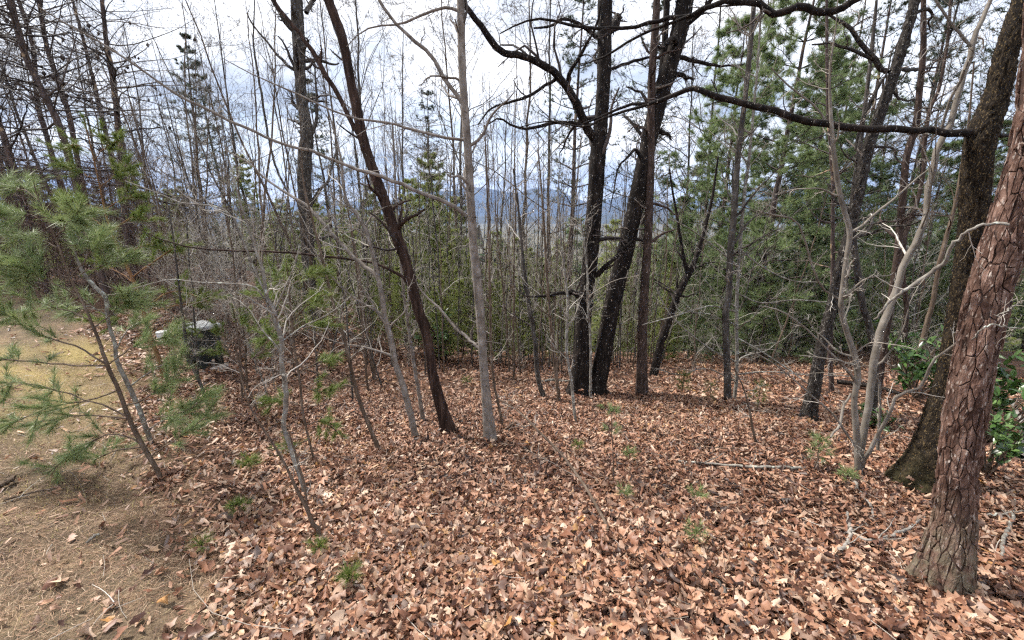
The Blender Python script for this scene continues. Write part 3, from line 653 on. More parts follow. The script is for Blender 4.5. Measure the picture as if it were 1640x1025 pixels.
tree('oak_tree', 'tall knobbly grey tree far left of centre, behind the leaning brown trunk', 'tree',
     [(496, 470, 22), (494, 412, 22), (489, 330, 22), (488, 250, 24), (492, 215, 20), (483, 160, 19), (481, 125, 18), (478, 60, 21), (475, 0, 20), (470, -120, 17)], 'greyrough', Y=9.0, sides=22, amp=.02, fh=22, fv=6, seed=17, step=.06, tmat='twigdark',
     limbs=[(9, 8.6, [(474, 50, 12), (462, 40, 10), (450, 22, 9), (435, -5, 8)]), (9, 9.3, [(490, 20, 8), (505, -5, 7)]), (9, 8.7, [(472, 112, 6), (455, 100, 5), (430, 70, 4), (405, 40, 3), (395, 20, 2)]),
            (9, 9, [(500, 215, 6), (506, 195, 6), (508, 165, 5), (505, 120, 3), (503, 80, 2)]), (9, 9.3, [(496, 330, 8), (512, 305, 6), (525, 290, 5), (532, 265, 4), (540, 235, 2)]), (9, 9.2, [(500, 385, 6), (515, 382, 5), (530, 378, 4), (545, 390, 3)]),
            (9, 9, [(460, 305, 4), (440, 262, 4), (425, 190, 4), (412, 110, 4), (406, 70, 3), (408, 0, 2)])],
     auto=(10, .16), twig=4, tlen=.6, bmax=4, wob=.3)

# ---- right half: rough leaning oak, pale beech clump, others
tree('oak_tree', 'rough dark oak leaning right, behind the pale twin-stemmed beech', 'tree',
     [(1294, 674, 24), (1297, 655, 22), (1304, 621, 21), (1315, 557, 20), (1332, 493, 19), (1348, 416, 18), (1363, 365, 19), (1374, 314, 20), (1388, 245, 21), (1409, 184, 20), (1430, 123, 20), (1450, 59, 19), (1466, 0, 18), (1495, -110, 16), (1520, -240, 11)], 'roughdark', sides=26, amp=.022, fh=50, fv=22, flare=.03, seed=18, step=.03, tmat='twig', lmat='roughdark',
     limbs=[(None, None, [(1420, 115, 11), (1410, 109, 11), (1399, 97, 11), (1384, 77, 9), (1363, 46, 8), (1343, 33, 6), (1320, 20, 4)]),
            (None, None, [(1398, 96, 7), (1375, 84, 7), (1350, 76, 6), (1330, 70, 5), (1300, 72, 3)]),
            (None, 8.0, [(1425, 115, 8), (1445, 111, 8), (1468, 111, 7), (1500, 108, 3)]),
            (None, None, [(1412, 128, 6), (1402, 145, 7), (1396, 160, 8), (1388, 178, 7), (1376, 210, 6), (1370, 240, 4)]),
            (None, None, [(1430, 145, 5), (1440, 158, 5), (1455, 161, 4), (1466, 159, 4)])],
     auto=(10, .15), twig=3, tlen=.5, bmax=5, wob=.3)
YB = on_ground(1380, 762)[1]
tree('beech_tree', 'pale smooth beech clump with two bent stems, left of the big dark oak', 'tree',
     [(1376, 768, 15), (1374, 731, 13), (1371, 685, 12), (1368, 639, 11), (1374, 603, 12), (1368, 567, 11), (1356, 531, 10), (1347, 493, 10), (1351, 450, 9), (1356, 409, 9), (1361, 373, 10), (1351, 334, 9), (1343, 301, 9), (1336, 250, 8), (1333, 218, 8), (1329, 154, 5), (1330, 102, 4), (1338, 51, 3), (1342, 0, 2)], 'beech', Y=YB, sides=12, amp=.002, fh=40, fv=10, seed=19, step=.06, tmat='twigpale',
     limbs=[(YB+.02, YB+.3, [(1378, 745, 13), (1379, 710, 14), (1386, 672, 13), (1394, 621, 13), (1399, 582, 14), (1404, 552, 14), (1417, 513, 14), (1428, 488, 14), (1440, 450, 13), (1456, 409, 13), (1474, 373, 13), (1484, 340, 12), (1489, 301, 12), (1499, 250, 12), (1506, 232, 12), (1520, 200, 12), (1535, 154, 11), (1545, 115, 11), (1558, 72, 11), (1573, 31, 9), (1586, 0, 9), (1610, -80, 8), (1625, -160, 6)]),
            (YB, YB-.5, [(1382, 748, 9), (1384, 735, 9), (1397, 716, 8), (1409, 692, 7), (1424, 664, 6), (1430, 640, 6), (1450, 628, 6), (1473, 621, 6), (1484, 603, 6), (1491, 582, 5), (1507, 567, 5), (1527, 554, 5), (1553, 534, 5), (1578, 524, 4)]),
            (YB, YB+.2, [(1361, 373, 6), (1379, 363, 5), (1404, 340, 5), (1438, 314, 4), (1471, 283, 3.5), (1500, 262, 2)]),
            (YB, YB-.2, [(1371, 612, 6), (1350, 585, 5), (1325, 560, 4), (1290, 525, 3.5), (1250, 498, 3), (1215, 490, 2)]),
            (YB, YB-.4, [(1377, 725, 5), (1360, 700, 4.5), (1330, 660, 4), (1290, 625, 3), (1250, 590, 2.5), (1210, 565, 2)]),
            (YB, YB-.2, [(1362, 630, 4), (1350, 655, 5), (1345, 680, 5), (1330, 700, 4)]),
            (YB+.1, YB+.1, [(1405, 720, 6), (1409, 660, 5), (1408, 620, 5), (1402, 600, 4)]),
            (YB+.1, YB, [(1399, 590, 5), (1420, 570, 4), (1445, 530, 3), (1455, 495, 2.5)]),
            (YB+.1, YB+.3, [(1546, 112, 6), (1536, 132, 6), (1520, 166, 6), (1509, 205, 5), (1506, 240, 4)]),
            (YB+.1, YB+.2, [(1556, 75, 6), (1543, 60, 6), (1525, 40, 5), (1505, 10, 5), (1490, -20, 4)]),
            (YB+.1, YB+.2, [(1333, 210, 4), (1310, 175, 4), (1280, 150, 3.5), (1255, 130, 3), (1235, 108, 2)]),
            (YB+.1, YB-.2, [(1345, 480, 4), (1310, 452, 4), (1280, 360, 3), (1240, 345, 3), (1215, 338, 2)])],
     auto=(20, .16), twig=3, tlen=.34, bmax=8, wob=.2, t0=.15, up=.1)
tree('pine_tree', 'dark grey pine trunk just right of the leaning rough oak, up the frame', 'tree',
     [(1404, 640, 15), (1415, 557, 14), (1435, 429, 14), (1440, 378, 14), (1446, 314, 13), (1452, 250, 13), (1466, 205, 13), (1473, 141, 12), (1479, 77, 11), (1479, 0, 10), (1482, -120, 8)], 'redpine', sides=14, amp=.006, fh=60, fv=16, seed=20, auto=(18, .13), twig=3, tmat='twig', angl=1.3, up=0., t0=.3)
tree('pine_tree', 'thin orange-red stem curving left at its foot, behind the beech', 'tree',
     [(1452, 500, 9), (1446, 440, 9), (1448, 386, 9), (1453, 365, 9), (1468, 327, 8), (1479, 276, 8), (1481, 230, 8), (1489, 179, 7), (1504, 141, 7), (1514, 90, 6), (1520, 38, 6), (1526, -60, 5)], 'redpine', Y=7.5, seed=21, auto=(14, .12), twig=2, up=0.)
tree('sapling', 'brown slanting pole behind the big oak, left of its trunk', 'tree',
     [(1484, 520, 10), (1491, 493, 9), (1509, 404, 9), (1527, 340, 7), (1540, 270, 6), (1552, 190, 4), (1560, 100, 3)], 'brown', Y=6.0, seed=22, auto=(6, .2), twig=2)
tree('pine_tree', 'narrow dark upright stem just behind the left beech stem', 'tree',
     [(1334, 628, 10), (1330, 587, 9), (1329, 557, 9), (1333, 440, 8), (1334, 340, 7), (1333, 276, 7), (1326, 180, 6), (1325, 115, 6), (1324, 20, 5), (1324, -80, 4)], 'deadpine', seed=23, auto=(24, .12), twig=2, tmat='twigdark', angl=1.35, up=0., t0=.3)
tree('oak_tree', 'dark rough trunk between the two beech stems, bending left as it rises', 'tree',
     [(1400, 664, 13), (1402, 600, 12), (1393, 526, 12), (1382, 490, 12), (1371, 420, 12), (1366, 372, 11), (1368, 300, 10), (1382, 200, 8), (1394, 100, 7), (1404, 0, 5)], 'greyrough', seed=24, auto=(10, .15), twig=2, sides=14, amp=.008, fh=60, fv=18)

# ---- middle-left saplings
def sap(label, pts, mat, seed, auto=(14, .28), limbs=(), tmat='twigpale', twig=2, Y=None, up=.3, name='sapling', **k):
    return tree(name, label, 'tree', pts, mat, Y=Y, seed=seed, auto=auto, limbs=limbs, tmat=tmat, twig=twig, up=up, sides=8, step=.06, **k)
sap('grey lichened crooked sapling left of centre with a sharp kink low down', [(492, 795, 9), (482, 765, 9), (472, 735, 9), (460, 700, 8), (454, 680, 8), (459, 642, 9), (457, 617, 9), (451, 580, 8), (452, 550, 8), (445, 525, 8), (437, 492, 7), (427, 475, 7), (422, 437, 6), (410, 400, 5), (396, 360, 4), (378, 300, 3), (360, 230, 2)], 'lichen', 31, (16, .3),
    [(None, None, [(425, 470, 4), (405, 425, 4), (375, 350, 3.5), (340, 330, 3), (290, 325, 3), (255, 310, 2.5), (200, 290, 2)]), (None, None, [(455, 560, 3), (420, 470, 3), (380, 455, 3), (320, 452, 2.5), (270, 448, 2), (215, 462, 2)]), (None, None, [(440, 495, 3), (452, 470, 3), (470, 430, 2), (480, 390, 2)])])
sap('brown bent sapling rooted nearest the camera, left of centre', [(515, 860, 9), (508, 847, 8), (499, 836, 7), (491, 812, 7), (480, 793, 6), (468, 768, 5), (455, 742, 4), (440, 715, 4), (420, 685, 3.5), (402, 655, 3), (390, 620, 2.5), (383, 590, 2)], 'brown', 32, (8, .35), [(None, None, [(492, 815, 4), (490, 790, 4), (481, 752, 4), (470, 715, 3), (462, 690, 2)])], twig=1)
sap('slim brown sapling leaning left between the kinked sapling and the grey pair', [(607, 722, 9), (603, 710, 8), (595, 692, 7), (580, 655, 7), (570, 622, 7), (560, 580, 6), (550, 537, 6), (540, 510, 6), (532, 480, 5), (520, 430, 5), (505, 370, 4), (490, 310, 3), (480, 250, 2)], 'brown', 33, (14, .25), [(None, None, [(570, 622, 4), (557, 617, 3.5), (540, 615, 3), (515, 600, 2.5), (490, 590, 2), (465, 575, 1.5)])])
sap('grey sapling left of the leaning brown trunk, forking into two long bent stems', [(666, 702, 13), (662, 682, 11), (657, 662, 11), (645, 617, 11), (632, 575, 10), (625, 537, 10), (617, 512, 9), (612, 475, 9), (605, 442, 8), (595, 400, 7), (587, 370, 7), (570, 342, 6), (555, 322, 5), (549, 290, 5), (547, 262, 4), (538, 220, 3), (520, 160, 2)], 'grey', 34, (12, .22),
    [(None, 4.5, [(606, 445, 8), (590, 430, 7), (570, 415, 7), (540, 382, 6), (507, 347, 6), (492, 330, 6), (460, 310, 5), (425, 287, 4), (400, 262, 3), (360, 240, 2)]), (None, None, [(632, 572, 4), (620, 566, 4), (600, 560, 3.5), (580, 555, 3.5), (555, 552, 3), (530, 545, 2), (500, 530, 2)]), (None, 4.0, [(618, 515, 4), (605, 500, 4), (570, 478, 3.5), (545, 458, 3), (520, 428, 3), (500, 395, 2.5), (470, 350, 2)])])
sap('thin grey sapling between the forked grey sapling and the leaning brown trunk', [(678, 674, 8), (675, 655, 7), (670, 625, 6), (662, 575, 6), (655, 530, 5), (648, 480, 5), (640, 400, 4), (634, 300, 3), (628, 200, 2)], 'grey', 35)
sap('thin straight pole just right of the grey centre trunk', [(806, 684, 5), (800, 655, 4.5), (792, 617, 4), (787, 567, 4), (785, 480, 4), (783, 400, 3), (780, 300, 2.5), (776, 200, 2)], 'brown', 36, (12, .15))
sap('grey-brown leaning stem in the thicket left of the twin trunks', [(873, 637, 9), (862, 605, 8), (855, 535, 7), (847, 487, 7), (838, 420, 5), (832, 350, 4), (822, 270, 3)], 'greyrough', 37, (16, .25), angl=.7)
sap('greenish slim stem second left of the twin trunks', [(897, 645, 6), (887, 567, 6), (882, 517, 5), (876, 440, 4), (870, 340, 3), (862, 240, 2)], 'brown', 38, (16, .25), angl=.7)
sap('thin pale stem just left of the twin trunks, foot among leaves', [(923, 677, 5), (918, 640, 5), (915, 610, 4.5), (907, 555, 4), (909, 480, 4), (900, 400, 3), (893, 300, 2)], 'lichen', 39, (18, .22), angl=.7)
sap('thin pale stem crossing in front of the twin trunks', [(946, 640, 5), (946, 555, 4), (942, 495, 4), (940, 430, 3), (930, 350, 2)], 'lichen', 40, (24, .4), angl=.8)
sap('dark sapling in the brush straight left of the forked grey sapling', [(601, 607, 8), (596, 585, 7), (592, 560, 6), (582, 500, 5), (574, 430, 4), (560, 350, 3)], 'brown', 41, (10, .25))
sap('bent brown switch arching left from the leaves in the foreground centre', [(1000, 935, 6), (995, 916, 6), (984, 879, 6), (971, 841, 5.5), (957, 814, 5), (939, 782, 5), (920, 755, 4.5), (897, 725, 4), (870, 698, 3.5), (845, 672, 3), (825, 655, 2.5), (800, 640, 2)], 'brown', 42, (7, .3), twig=1, Ytop=3.6, up=.1)
sap('slim dark sapling forking low, right of centre in the leaves', [(1216, 712, 6), (1206, 690, 5), (1200, 655, 4), (1190, 620, 3), (1176, 590, 2.5)], 'brown', 43, (8, .4), twig=1)
sap('thin upright stem between the kinked sapling and the dark cabinet', [(335, 655, 6), (325, 625, 6), (317, 605, 6), (302, 570, 6), (295, 525, 5), (288, 470, 4), (280, 400, 3), (270, 330, 2)], 'greyrough', 44, (16, .25))
sap('reddish multi-twig shrub stem beside the dark cabinet', [(415, 660, 3.5), (405, 640, 3.5), (393, 612, 3), (384, 585, 2.5), (378, 560, 2)], 'brown', 45, (8, .6), twig=1, tmat='twigred')

# ---- left: dead-limbed pines standing beyond the lawn
def deadpine(label, pts, Y, seed, nb, blen, lim=None):
    rng = np.random.default_rng(seed)
    root, TP, TR, base = tree('pine_tree', label, 'tree', pts, 'deadpine', Y=Y, sides=14, amp=.012, fh=35, fv=12, seed=seed, step=.06)
    n = len(TP); i = np.linspace(0, n-1, 30).astype(int)
    p1, r1 = grow(TP[i][None], TR[i][None], nb, 0, 1.45, rng, K=9, up=.05, wob=.12, rf=.42, t0=.22, t1=.99, Labs=blen, flat=.75)
    order = np.argsort(-r1[:, 0])
    for j in order[:14]:
        mb = MB(); c = spline(np.column_stack([p1[j], r1[j]]), 14); tubes(mb, c[None, :, :3], c[None, :, 3], 5, rng); obj('branch', mb.mesh('branch', M['twigdark'], off=base), root)
    tw = MB(); tubes(tw, p1[order[14:]], r1[order[14:]], 4, rng)
    p2, r2 = grow(p1, r1, 8, .38, .9, rng, K=6, wob=.25, rf=.5, t0=.15, flat=.5); tubes(tw, p2, r2, 3, rng)
    p3, r3 = grow(p2, r2, 3, .55, .8, rng, K=4, wob=.3, rf=.6, t0=.2, rmin=.0024); tubes(tw, p3, r3, 3, rng)
    # old cones on the twigs
    cp, _ = along(p2, 1, rng); cp = cp[rng.choice(len(cp), min(40, len(cp)), replace=False)]
    cn = MB(); u = np.array([[1, 0, 0], [0, 1, 0], [-1, 0, 0], [0, -1, 0], [0, 0, 1.4], [0, 0, -1.2]])*.035
    tf = np.array([[0, 1, 4], [1, 2, 4], [2, 3, 4], [3, 0, 4], [1, 0, 5], [2, 1, 5], [3, 2, 5], [0, 3, 5]])
    for c in cp: cn.add(c+u*rng.uniform(.6, 1.1), None, tf, rng.random())
    tag(obj('twigs', tw.mesh('twigs', M['twigdark'], off=base), root), kind='stuff')
    tag(obj('cones', cn.mesh('cones', M['twigdark'], off=base), root), kind='stuff')
    return root
DP = []
DP.append(deadpine('bare dead-limbed pine with tan bark patches, rightmost of the three at far left', [(205, 380, 14), (198, 300, 13), (188, 190, 11), (180, 120, 11), (172, 80, 9), (168, 45, 8), (164, 0, 8), (158, -110, 7)], 8.5, 51, 54, 1.9))
deadpine('dark dead-limbed pine leaning left in the top left corner', [(110, 250, 14), (92, 195, 14), (75, 160, 13), (60, 130, 13), (40, 87, 13), (26, 40, 13), (17, 0, 14), (0, -70, 12), (-20, -170, 10)], 7.0, 52, 60, 2.0)
DP.append(deadpine('middle one of the three dead-limbed pines at far left, slimmer', [(125, 260, 10), (112, 190, 10), (100, 150, 10), (87, 112, 10), (75, 75, 9), (66, 25, 9), (60, -20, 8), (48, -120, 7)], 9.5, 53, 52, 2.0))
for k_, px_, Y_, rz_, sc_, lb_ in ((0, 55, 11.5, 2.2, 1.15, 'dead-limbed pine behind the corner one, slightly right of it'), (1, 145, 12.0, 4.0, 1.2, 'dead-limbed pine standing between the middle and the rightmost one'), (0, 235, 12.5, 5.1, 1.1, 'dead-limbed pine right of the tan-patched one, further back'), (1, -15, 10.5, 1.1, 1.15, 'dead-limbed pine at the very left edge, further back')):
    copy_thing(DP[k_], ground_at(px_, Y_), rz_, sc_, lb_, 'dead-limbed pines at far left')
for o_ in DP: o_['group'] = 'dead-limbed pines at far left'
deadpine('dead-limbed pine furthest left, half out of the frame', [(40, 330, 12), (10, 230, 12), (-20, 150, 12), (-50, 60, 12), (-80, -40, 11)], 9.0, 54, 46, 2.2)

# ================================================================== EVERGREENS
def needled_paths(nd, paths, rng, per, n, L, W, spread, droop=.05, t0=.3):
    C, D = along(paths, per, rng, t0); D = D+np.array([0, 0, .15]); tufts(nd, C, nrm(D), n, L, W, spread, rng, droop)
# ---- near white pine sapling: every bough a part, its needles a sub-part
def near_pine(label, stem, boughs, mat, seed, nmat, per=9, n=26, L=.10, W=.0026, Y=None, Ytop=None, sub=7, sublen=.16, name='pine_sapling', toptuft=True):
    rng = np.random.default_rng(seed)
    root, TP, TR, base = tree(name, label, 'tree', stem, mat, Y=Y, Ytop=Ytop, sides=10, seed=seed, step=.05)
    Yb = root['_Y']
    for y0, y1, pl in boughs:
        lp, lr = px_path(pl, Yb+y0, Yb+y1); c = spline(np.column_stack([lp, lr]), 12)
        p = c[:, :3]+rng.normal(size=(12, 3))*.004; r = np.maximum(c[:, 3], .0012)
        mb = MB(); tubes(mb, p[None], r[None], 6, rng)
        q, qr = grow(p[None], r[None], sub, 0, .75, rng, K=5, up=.12, wob=.12, rf=.6, t0=.3, Labs=sublen, flat=.4); tubes(mb, q, qr, 4, rng)
        bo = obj('bough', mb.mesh('bough', M[mat], off=base), root)
        nd = MB(); needled_paths(nd, q, rng, per, n, L, W, .4, .1, .1); needled_paths(nd, p[None], rng, per, n, L, W, .42, .1, .45)
        tufts(nd, np.vstack([q[:, -1], p[-1:]]), nrm(np.vstack([q[:, -1]-q[:, -2], p[-1:]-p[-2:-1]])), n+6, L, W, .5, rng)
        tag(obj('needles', nd.mesh('needles', M[nmat], False, off=base), bo), kind='stuff')
    if toptuft:
        nd = MB(); tufts(nd, TP[-6:], np.tile([[-.2, 0, 1.]], (6, 1)), n*2, L*.9, W, .35, rng)
        tag(obj('needles', nd.mesh('needles', M[nmat], False, off=base), root), kind='stuff')
    return root
near_pine('feathery white pine sapling leaning over the edge of the lawn, nearest at left',
          [(258, 768, 10), (252, 755, 9), (225, 707, 9), (207, 670, 8.5), (190, 625, 8), (172, 585, 7.5), (162, 557, 6.5), (150, 525, 6), (135, 490, 5), (112, 445, 4.5), (95, 397, 4), (77, 355, 3.5), (62, 322, 3), (54, 292, 2)],
          [(0, .1, [(172, 586, 4), (125, 585, 3.5), (95, 584, 3.5), (40, 578, 3), (0, 574, 3), (-40, 560, 2)]),
           (0, -.1, [(168, 582, 4), (125, 555, 3.5), (75, 542, 3), (25, 513, 2.5), (0, 500, 2)]),
           (0, .2, [(190, 625, 4), (140, 640, 3), (80, 622, 3), (30, 612, 2.5), (0, 620, 2)]),
           (0, -.15, [(207, 670, 4), (150, 642, 3), (90, 650, 3), (40, 668, 2.5), (5, 690, 2)]),
           (0, .1, [(207, 670, 4), (140, 665, 3), (80, 672, 3), (20, 685, 2)]),
           (0, -.15, [(228, 712, 4), (190, 695, 3), (150, 705, 3), (110, 730, 2.5), (80, 755, 2)]),
           (0, .2, [(230, 715, 4), (185, 722, 3), (150, 735, 2.5), (110, 720, 2)]),
           (0, .1, [(242, 728, 3), (270, 712, 3), (300, 690, 2.5), (345, 655, 2)]),
           (0, .2, [(200, 650, 3), (235, 635, 3), (270, 610, 2.5), (300, 590, 2)]),
           (0, .3, [(62, 322, 2.5), (40, 305, 2), (15, 298, 2), (-10, 290, 1.5)]),
           (0, -.1, [(77, 355, 2.5), (50, 345, 2), (20, 345, 2), (-10, 335, 1.5)]),
           (0, .2, [(95, 397, 2.5), (60, 385, 2), (20, 380, 2), (-15, 392, 1.5)]),
           (0, -.2, [(88, 380, 2.5), (110, 358, 2), (125, 338, 1.5)]),
           (0, .25, [(112, 445, 3), (138, 415, 3), (140, 385, 2.5), (131, 362, 2)]),
           (0, -.1, [(112, 445, 3), (75, 430, 2.5), (40, 415, 2), (5, 420, 2)]),
           (0, -.1, [(128, 475, 3), (90, 455, 2.5), (55, 440, 2), (20, 450, 2)]),
           (0, .2, [(145, 512, 3), (110, 498, 2.5), (70, 495, 2), (30, 500, 2)]),
           (0, .1, [(150, 525, 3), (175, 505, 2.5), (195, 490, 2), (225, 485, 1.5)]),
           (0, .3, [(172, 585, 3), (205, 560, 2.5), (240, 545, 2), (270, 540, 1.5)]), (0, -.2, [(215, 690, 3), (250, 670, 2.5), (290, 660, 2), (325, 640, 1.5)]), (0, .4, [(112, 445, 3), (150, 430, 2.5), (185, 420, 2), (215, 410, 1.5)]), (0, .3, [(95, 397, 2.5), (130, 390, 2), (165, 375, 1.5)])],
          'brown', 61, 'needle', per=15, n=9, L=.10, W=.0024, sub=10, sublen=.24)
near_pine('lichen-mottled pine sapling right behind the feathery one, forked at its middle',
          [(243, 706, 9), (225, 660, 9), (207, 620, 8.5), (187, 577, 8), (184, 550, 7), (172, 510, 7), (170, 478, 8), (150, 457, 8), (132, 435, 7), (118, 400, 3), (104, 355, 2)],
          [(0, .2, [(207, 620, 3), (230, 602, 3), (260, 585, 2.5), (290, 575, 2)]), (0, .3, [(186, 560, 3), (200, 535, 2.5), (215, 520, 2), (240, 510, 2)]),
           (0, -.1, [(172, 505, 3), (140, 490, 2.5), (115, 500, 2)]), (0, .2, [(165, 475, 3), (195, 470, 2.5), (225, 480, 2)]), (0, .1, [(235, 690, 3), (265, 672, 2.5), (295, 670, 2)])],
          'lichen', 62, 'needle', per=12, n=7, L=.10, W=.0024, sublen=.2)
near_pine('olive-green young pine with an orange stem behind the feathery sapling',
          [(264, 607, 10), (258, 588, 9), (252, 570, 9), (240, 537, 8), (230, 500, 8), (222, 470, 8), (212, 445, 7), (200, 420, 6), (186, 390, 5), (170, 345, 4), (158, 290, 3), (148, 245, 3), (138, 205, 2), (134, 188, 2)],
          [(0, .1, [(145, 240, 2), (120, 232, 2), (100, 240, 1.5)]), (0, -.2, [(150, 258, 2), (170, 235, 2), (190, 225, 1.5)]), (0, .1, [(158, 290, 2), (125, 275, 2), (95, 262, 2)]), (0, .2, [(160, 300, 2), (185, 280, 2), (205, 268, 1.5)]),
           (0, -.3, [(168, 335, 2), (130, 325, 2), (95, 320, 2)]), (0, .1, [(168, 335, 2), (200, 318, 2), (225, 315, 1.5)]), (0, .2, [(180, 370, 3), (145, 350, 2), (110, 345, 2)]), (0, -.3, [(180, 370, 3), (210, 350, 2), (235, 355, 2)]),
           (0, .2, [(195, 410, 3), (225, 395, 2), (250, 390, 2)]), (0, -.2, [(212, 445, 3), (245, 420, 3), (275, 400, 2), (295, 395, 2)]), (0, .2, [(212, 450, 3), (180, 430, 2), (155, 420, 2)]),
           (0, -.2, [(230, 500, 3), (265, 470, 3), (300, 470, 2), (335, 485, 2)]), (0, .3, [(232, 505, 3), (275, 490, 3), (320, 485, 2), (345, 475, 2)]), (0, .1, [(240, 535, 3), (275, 520, 2), (300, 530, 2)]), (0, -.2, [(235, 520, 3), (205, 505, 2), (170, 512, 2), (140, 515, 2)])],
          'orange', 63, 'needleb', per=13, n=12, L=.085, W=.0035, sublen=.28, sub=9)
near_pine('yellow-green young pine left of the kinked grey sapling', [(388, 640, 4), (386, 600, 4), (384, 560, 4), (378, 520, 3), (372, 490, 2)],
          [(0, .2, [(386, 590, 2), (410, 570, 2), (435, 555, 2)]), (0, .1, [(386, 580, 2), (360, 565, 2), (340, 560, 2)]), (0, -.2, [(382, 545, 2), (405, 525, 2), (430, 515, 2)]), (0, .2, [(380, 530, 2), (400, 510, 2)]), (0, -.1, [(384, 560, 2), (360, 540, 2), (345, 530, 1.5)])], 'brown', 64, 'needleb', per=9, n=12, L=.075, W=.003, sublen=.2)
near_pine('yellow-green young pine spreading behind the kinked grey sapling', [(505, 740, 4), (495, 705, 4), (485, 660, 4), (480, 610, 4), (472, 560, 4), (466, 500, 4), (462, 450, 3), (458, 420, 2)],
          [(0, .3, [(470, 540, 2), (500, 520, 2), (530, 520, 2)]), (0, .1, [(472, 560, 2), (445, 545, 2), (420, 535, 2)]), (0, -.2, [(468, 515, 2), (495, 485, 2), (520, 470, 2)]), (0, .3, [(466, 500, 2), (435, 480, 2), (415, 470, 2)]), (0, .2, [(462, 460, 2), (485, 445, 2), (505, 440, 2)]), (0, .1, [(462, 455, 2), (440, 440, 2)]),
           (0, .3, [(478, 600, 2), (510, 580, 2), (545, 575, 2)]), (0, -.1, [(480, 615, 2), (500, 625, 2), (530, 630, 2)]), (0, .2, [(484, 650, 2), (455, 640, 2), (430, 640, 2)]), (0, .2, [(490, 680, 2), (515, 675, 2), (540, 690, 2)]), (0, .1, [(495, 705, 2), (470, 715, 2), (455, 730, 2)])], 'brown', 65, 'needleb', per=9, n=11, L=.075, W=.003, sub=9, sublen=.2)

# ---- pine seedlings in the leaves
def seedling(label, px, py, h, seed, nmat='needle', tiers=2, L=.075, n=40, lean=0.):
    rng = np.random.default_rng(seed); b = on_ground(px, py); L = L*rng.uniform(.6, .95); n = int(n*rng.uniform(.5, 1.0)); tiers = tiers
    root = empty('pine_seedling', b, label, 'seedling')
    K = 8; P = np.zeros((K, 3)); P[:, 2] = np.linspace(-.03, h, K); P[:, 0] = lean*np.linspace(0, 1, K)+rng.normal(size=K)*.004; P[:, 1] = rng.normal(size=K)*.004
    mb = MB(); tubes(mb, P[None], np.linspace(.0055, .003, K)[None]*(1 if h > .2 else .6), 6, rng)
    nd = MB(); zs = [h] if tiers == 1 else np.linspace(h*(.45 if tiers > 2 else .72), h, tiers)
    for z in zs:
        x = np.interp(z, P[:, 2], P[:, 0])
        m_ = 5
        az = rng.uniform(0, 6.28)+np.arange(m_)*6.28/m_; d = np.stack([np.cos(az), np.sin(az), rng.uniform(.3, .8, m_)], -1); d = nrm(d)
        l = min(.10, .05+.18*h)*rng.uniform(.5, 1, m_)[:, None]; c0 = np.array([x, 0, z])
        pp = c0+d[:, None]*l[:, None]*np.linspace(0, 1, 4)[None, :, None]; tubes(mb, pp, np.full((m_, 4), .0022), 4, rng)
        C, D = along(pp, 3, rng, .4); tufts(nd, C, D, n//3, L, .0028, .5, rng, .05)
    tufts(nd, np.array([[P[-1, 0], P[-1, 1], h]]*2), np.array([[0, 0, 1.]]*2), n, L, .0028, .5, rng)
    obj('stem', mb.mesh('stem', M['brown']), root); tag(obj('needles', nd.mesh('needles', M[nmat], False), root), kind='stuff')
seedling('tall pine seedling with two needle tiers before the twin trunks', 983, 772, .62, 71, 'needle', 2, .085, 60, -.05)
seedling('pine seedling with one fluffy tuft near the front, right of the arching switch', 1110, 880, .12, 72, 'needle', 2, .075, 45)
seedling('blue-green pine seedling directly behind the fluffy front tuft', 1112, 835, .20, 73, 'needle', 1, .08, 60)
seedling('low pine seedling beside the foot of the tall two-tier seedling', 1000, 805, .08, 74, 'needle', 1, .07, 50)
seedling('bright green grassy tuft of needles left of the kinked sapling', 402, 762, .12, 75, 'needleb', 2, .11, 90)
seedling('small needle tuft right below the brown bent sapling', 515, 888, .05, 76, 'needleb', 1, .07, 50)
seedling('needle tuft in the leaves in the lower left foreground', 562, 938, .06, 77, 'needleb', 1, .085, 60)
seedling('loose needle tuft at the lawn edge, left of the brown bent sapling', 385, 835, .12, 78, 'needleb', 2, .08, 45)
seedling('small needle tuft at the lawn edge lowest of all at left', 325, 885, .05, 79, 'needleb', 1, .08, 40)
seedling('wide soft pine seedling left of the beech foot', 1305, 752, .26, 80, 'needle', 3, .09, 70)
seedling('soft pine seedling against the beech foot', 1352, 785, .14, 81, 'needle', 2, .08, 60)
seedling('small pine seedling beyond the red pine, left of the slim grey trunk', 1092, 640, .34, 82, 'needleb', 3, .1, 40)
seedling('pine seedling between the slim red pine and slim grey trunk, farther right', 1135, 652, .30, 83, 'needleb', 3, .1, 40)
seedling('pine seedling at the right of the slim grey trunk foot', 1212, 660, .34, 84, 'needleb', 3, .1, 40)
seedling('faint low seedling left of the tall two-tier one', 925, 728, .10, 85, 'needleb', 2, .08, 40)
seedling('faint low seedling close behind the tall two-tier one', 1008, 742, .10, 86, 'needle', 2, .08, 40)
seedling('tiny bright green plant behind the leaning brown trunk', 748, 622, .14, 87, 'needleb', 2, .08, 40)

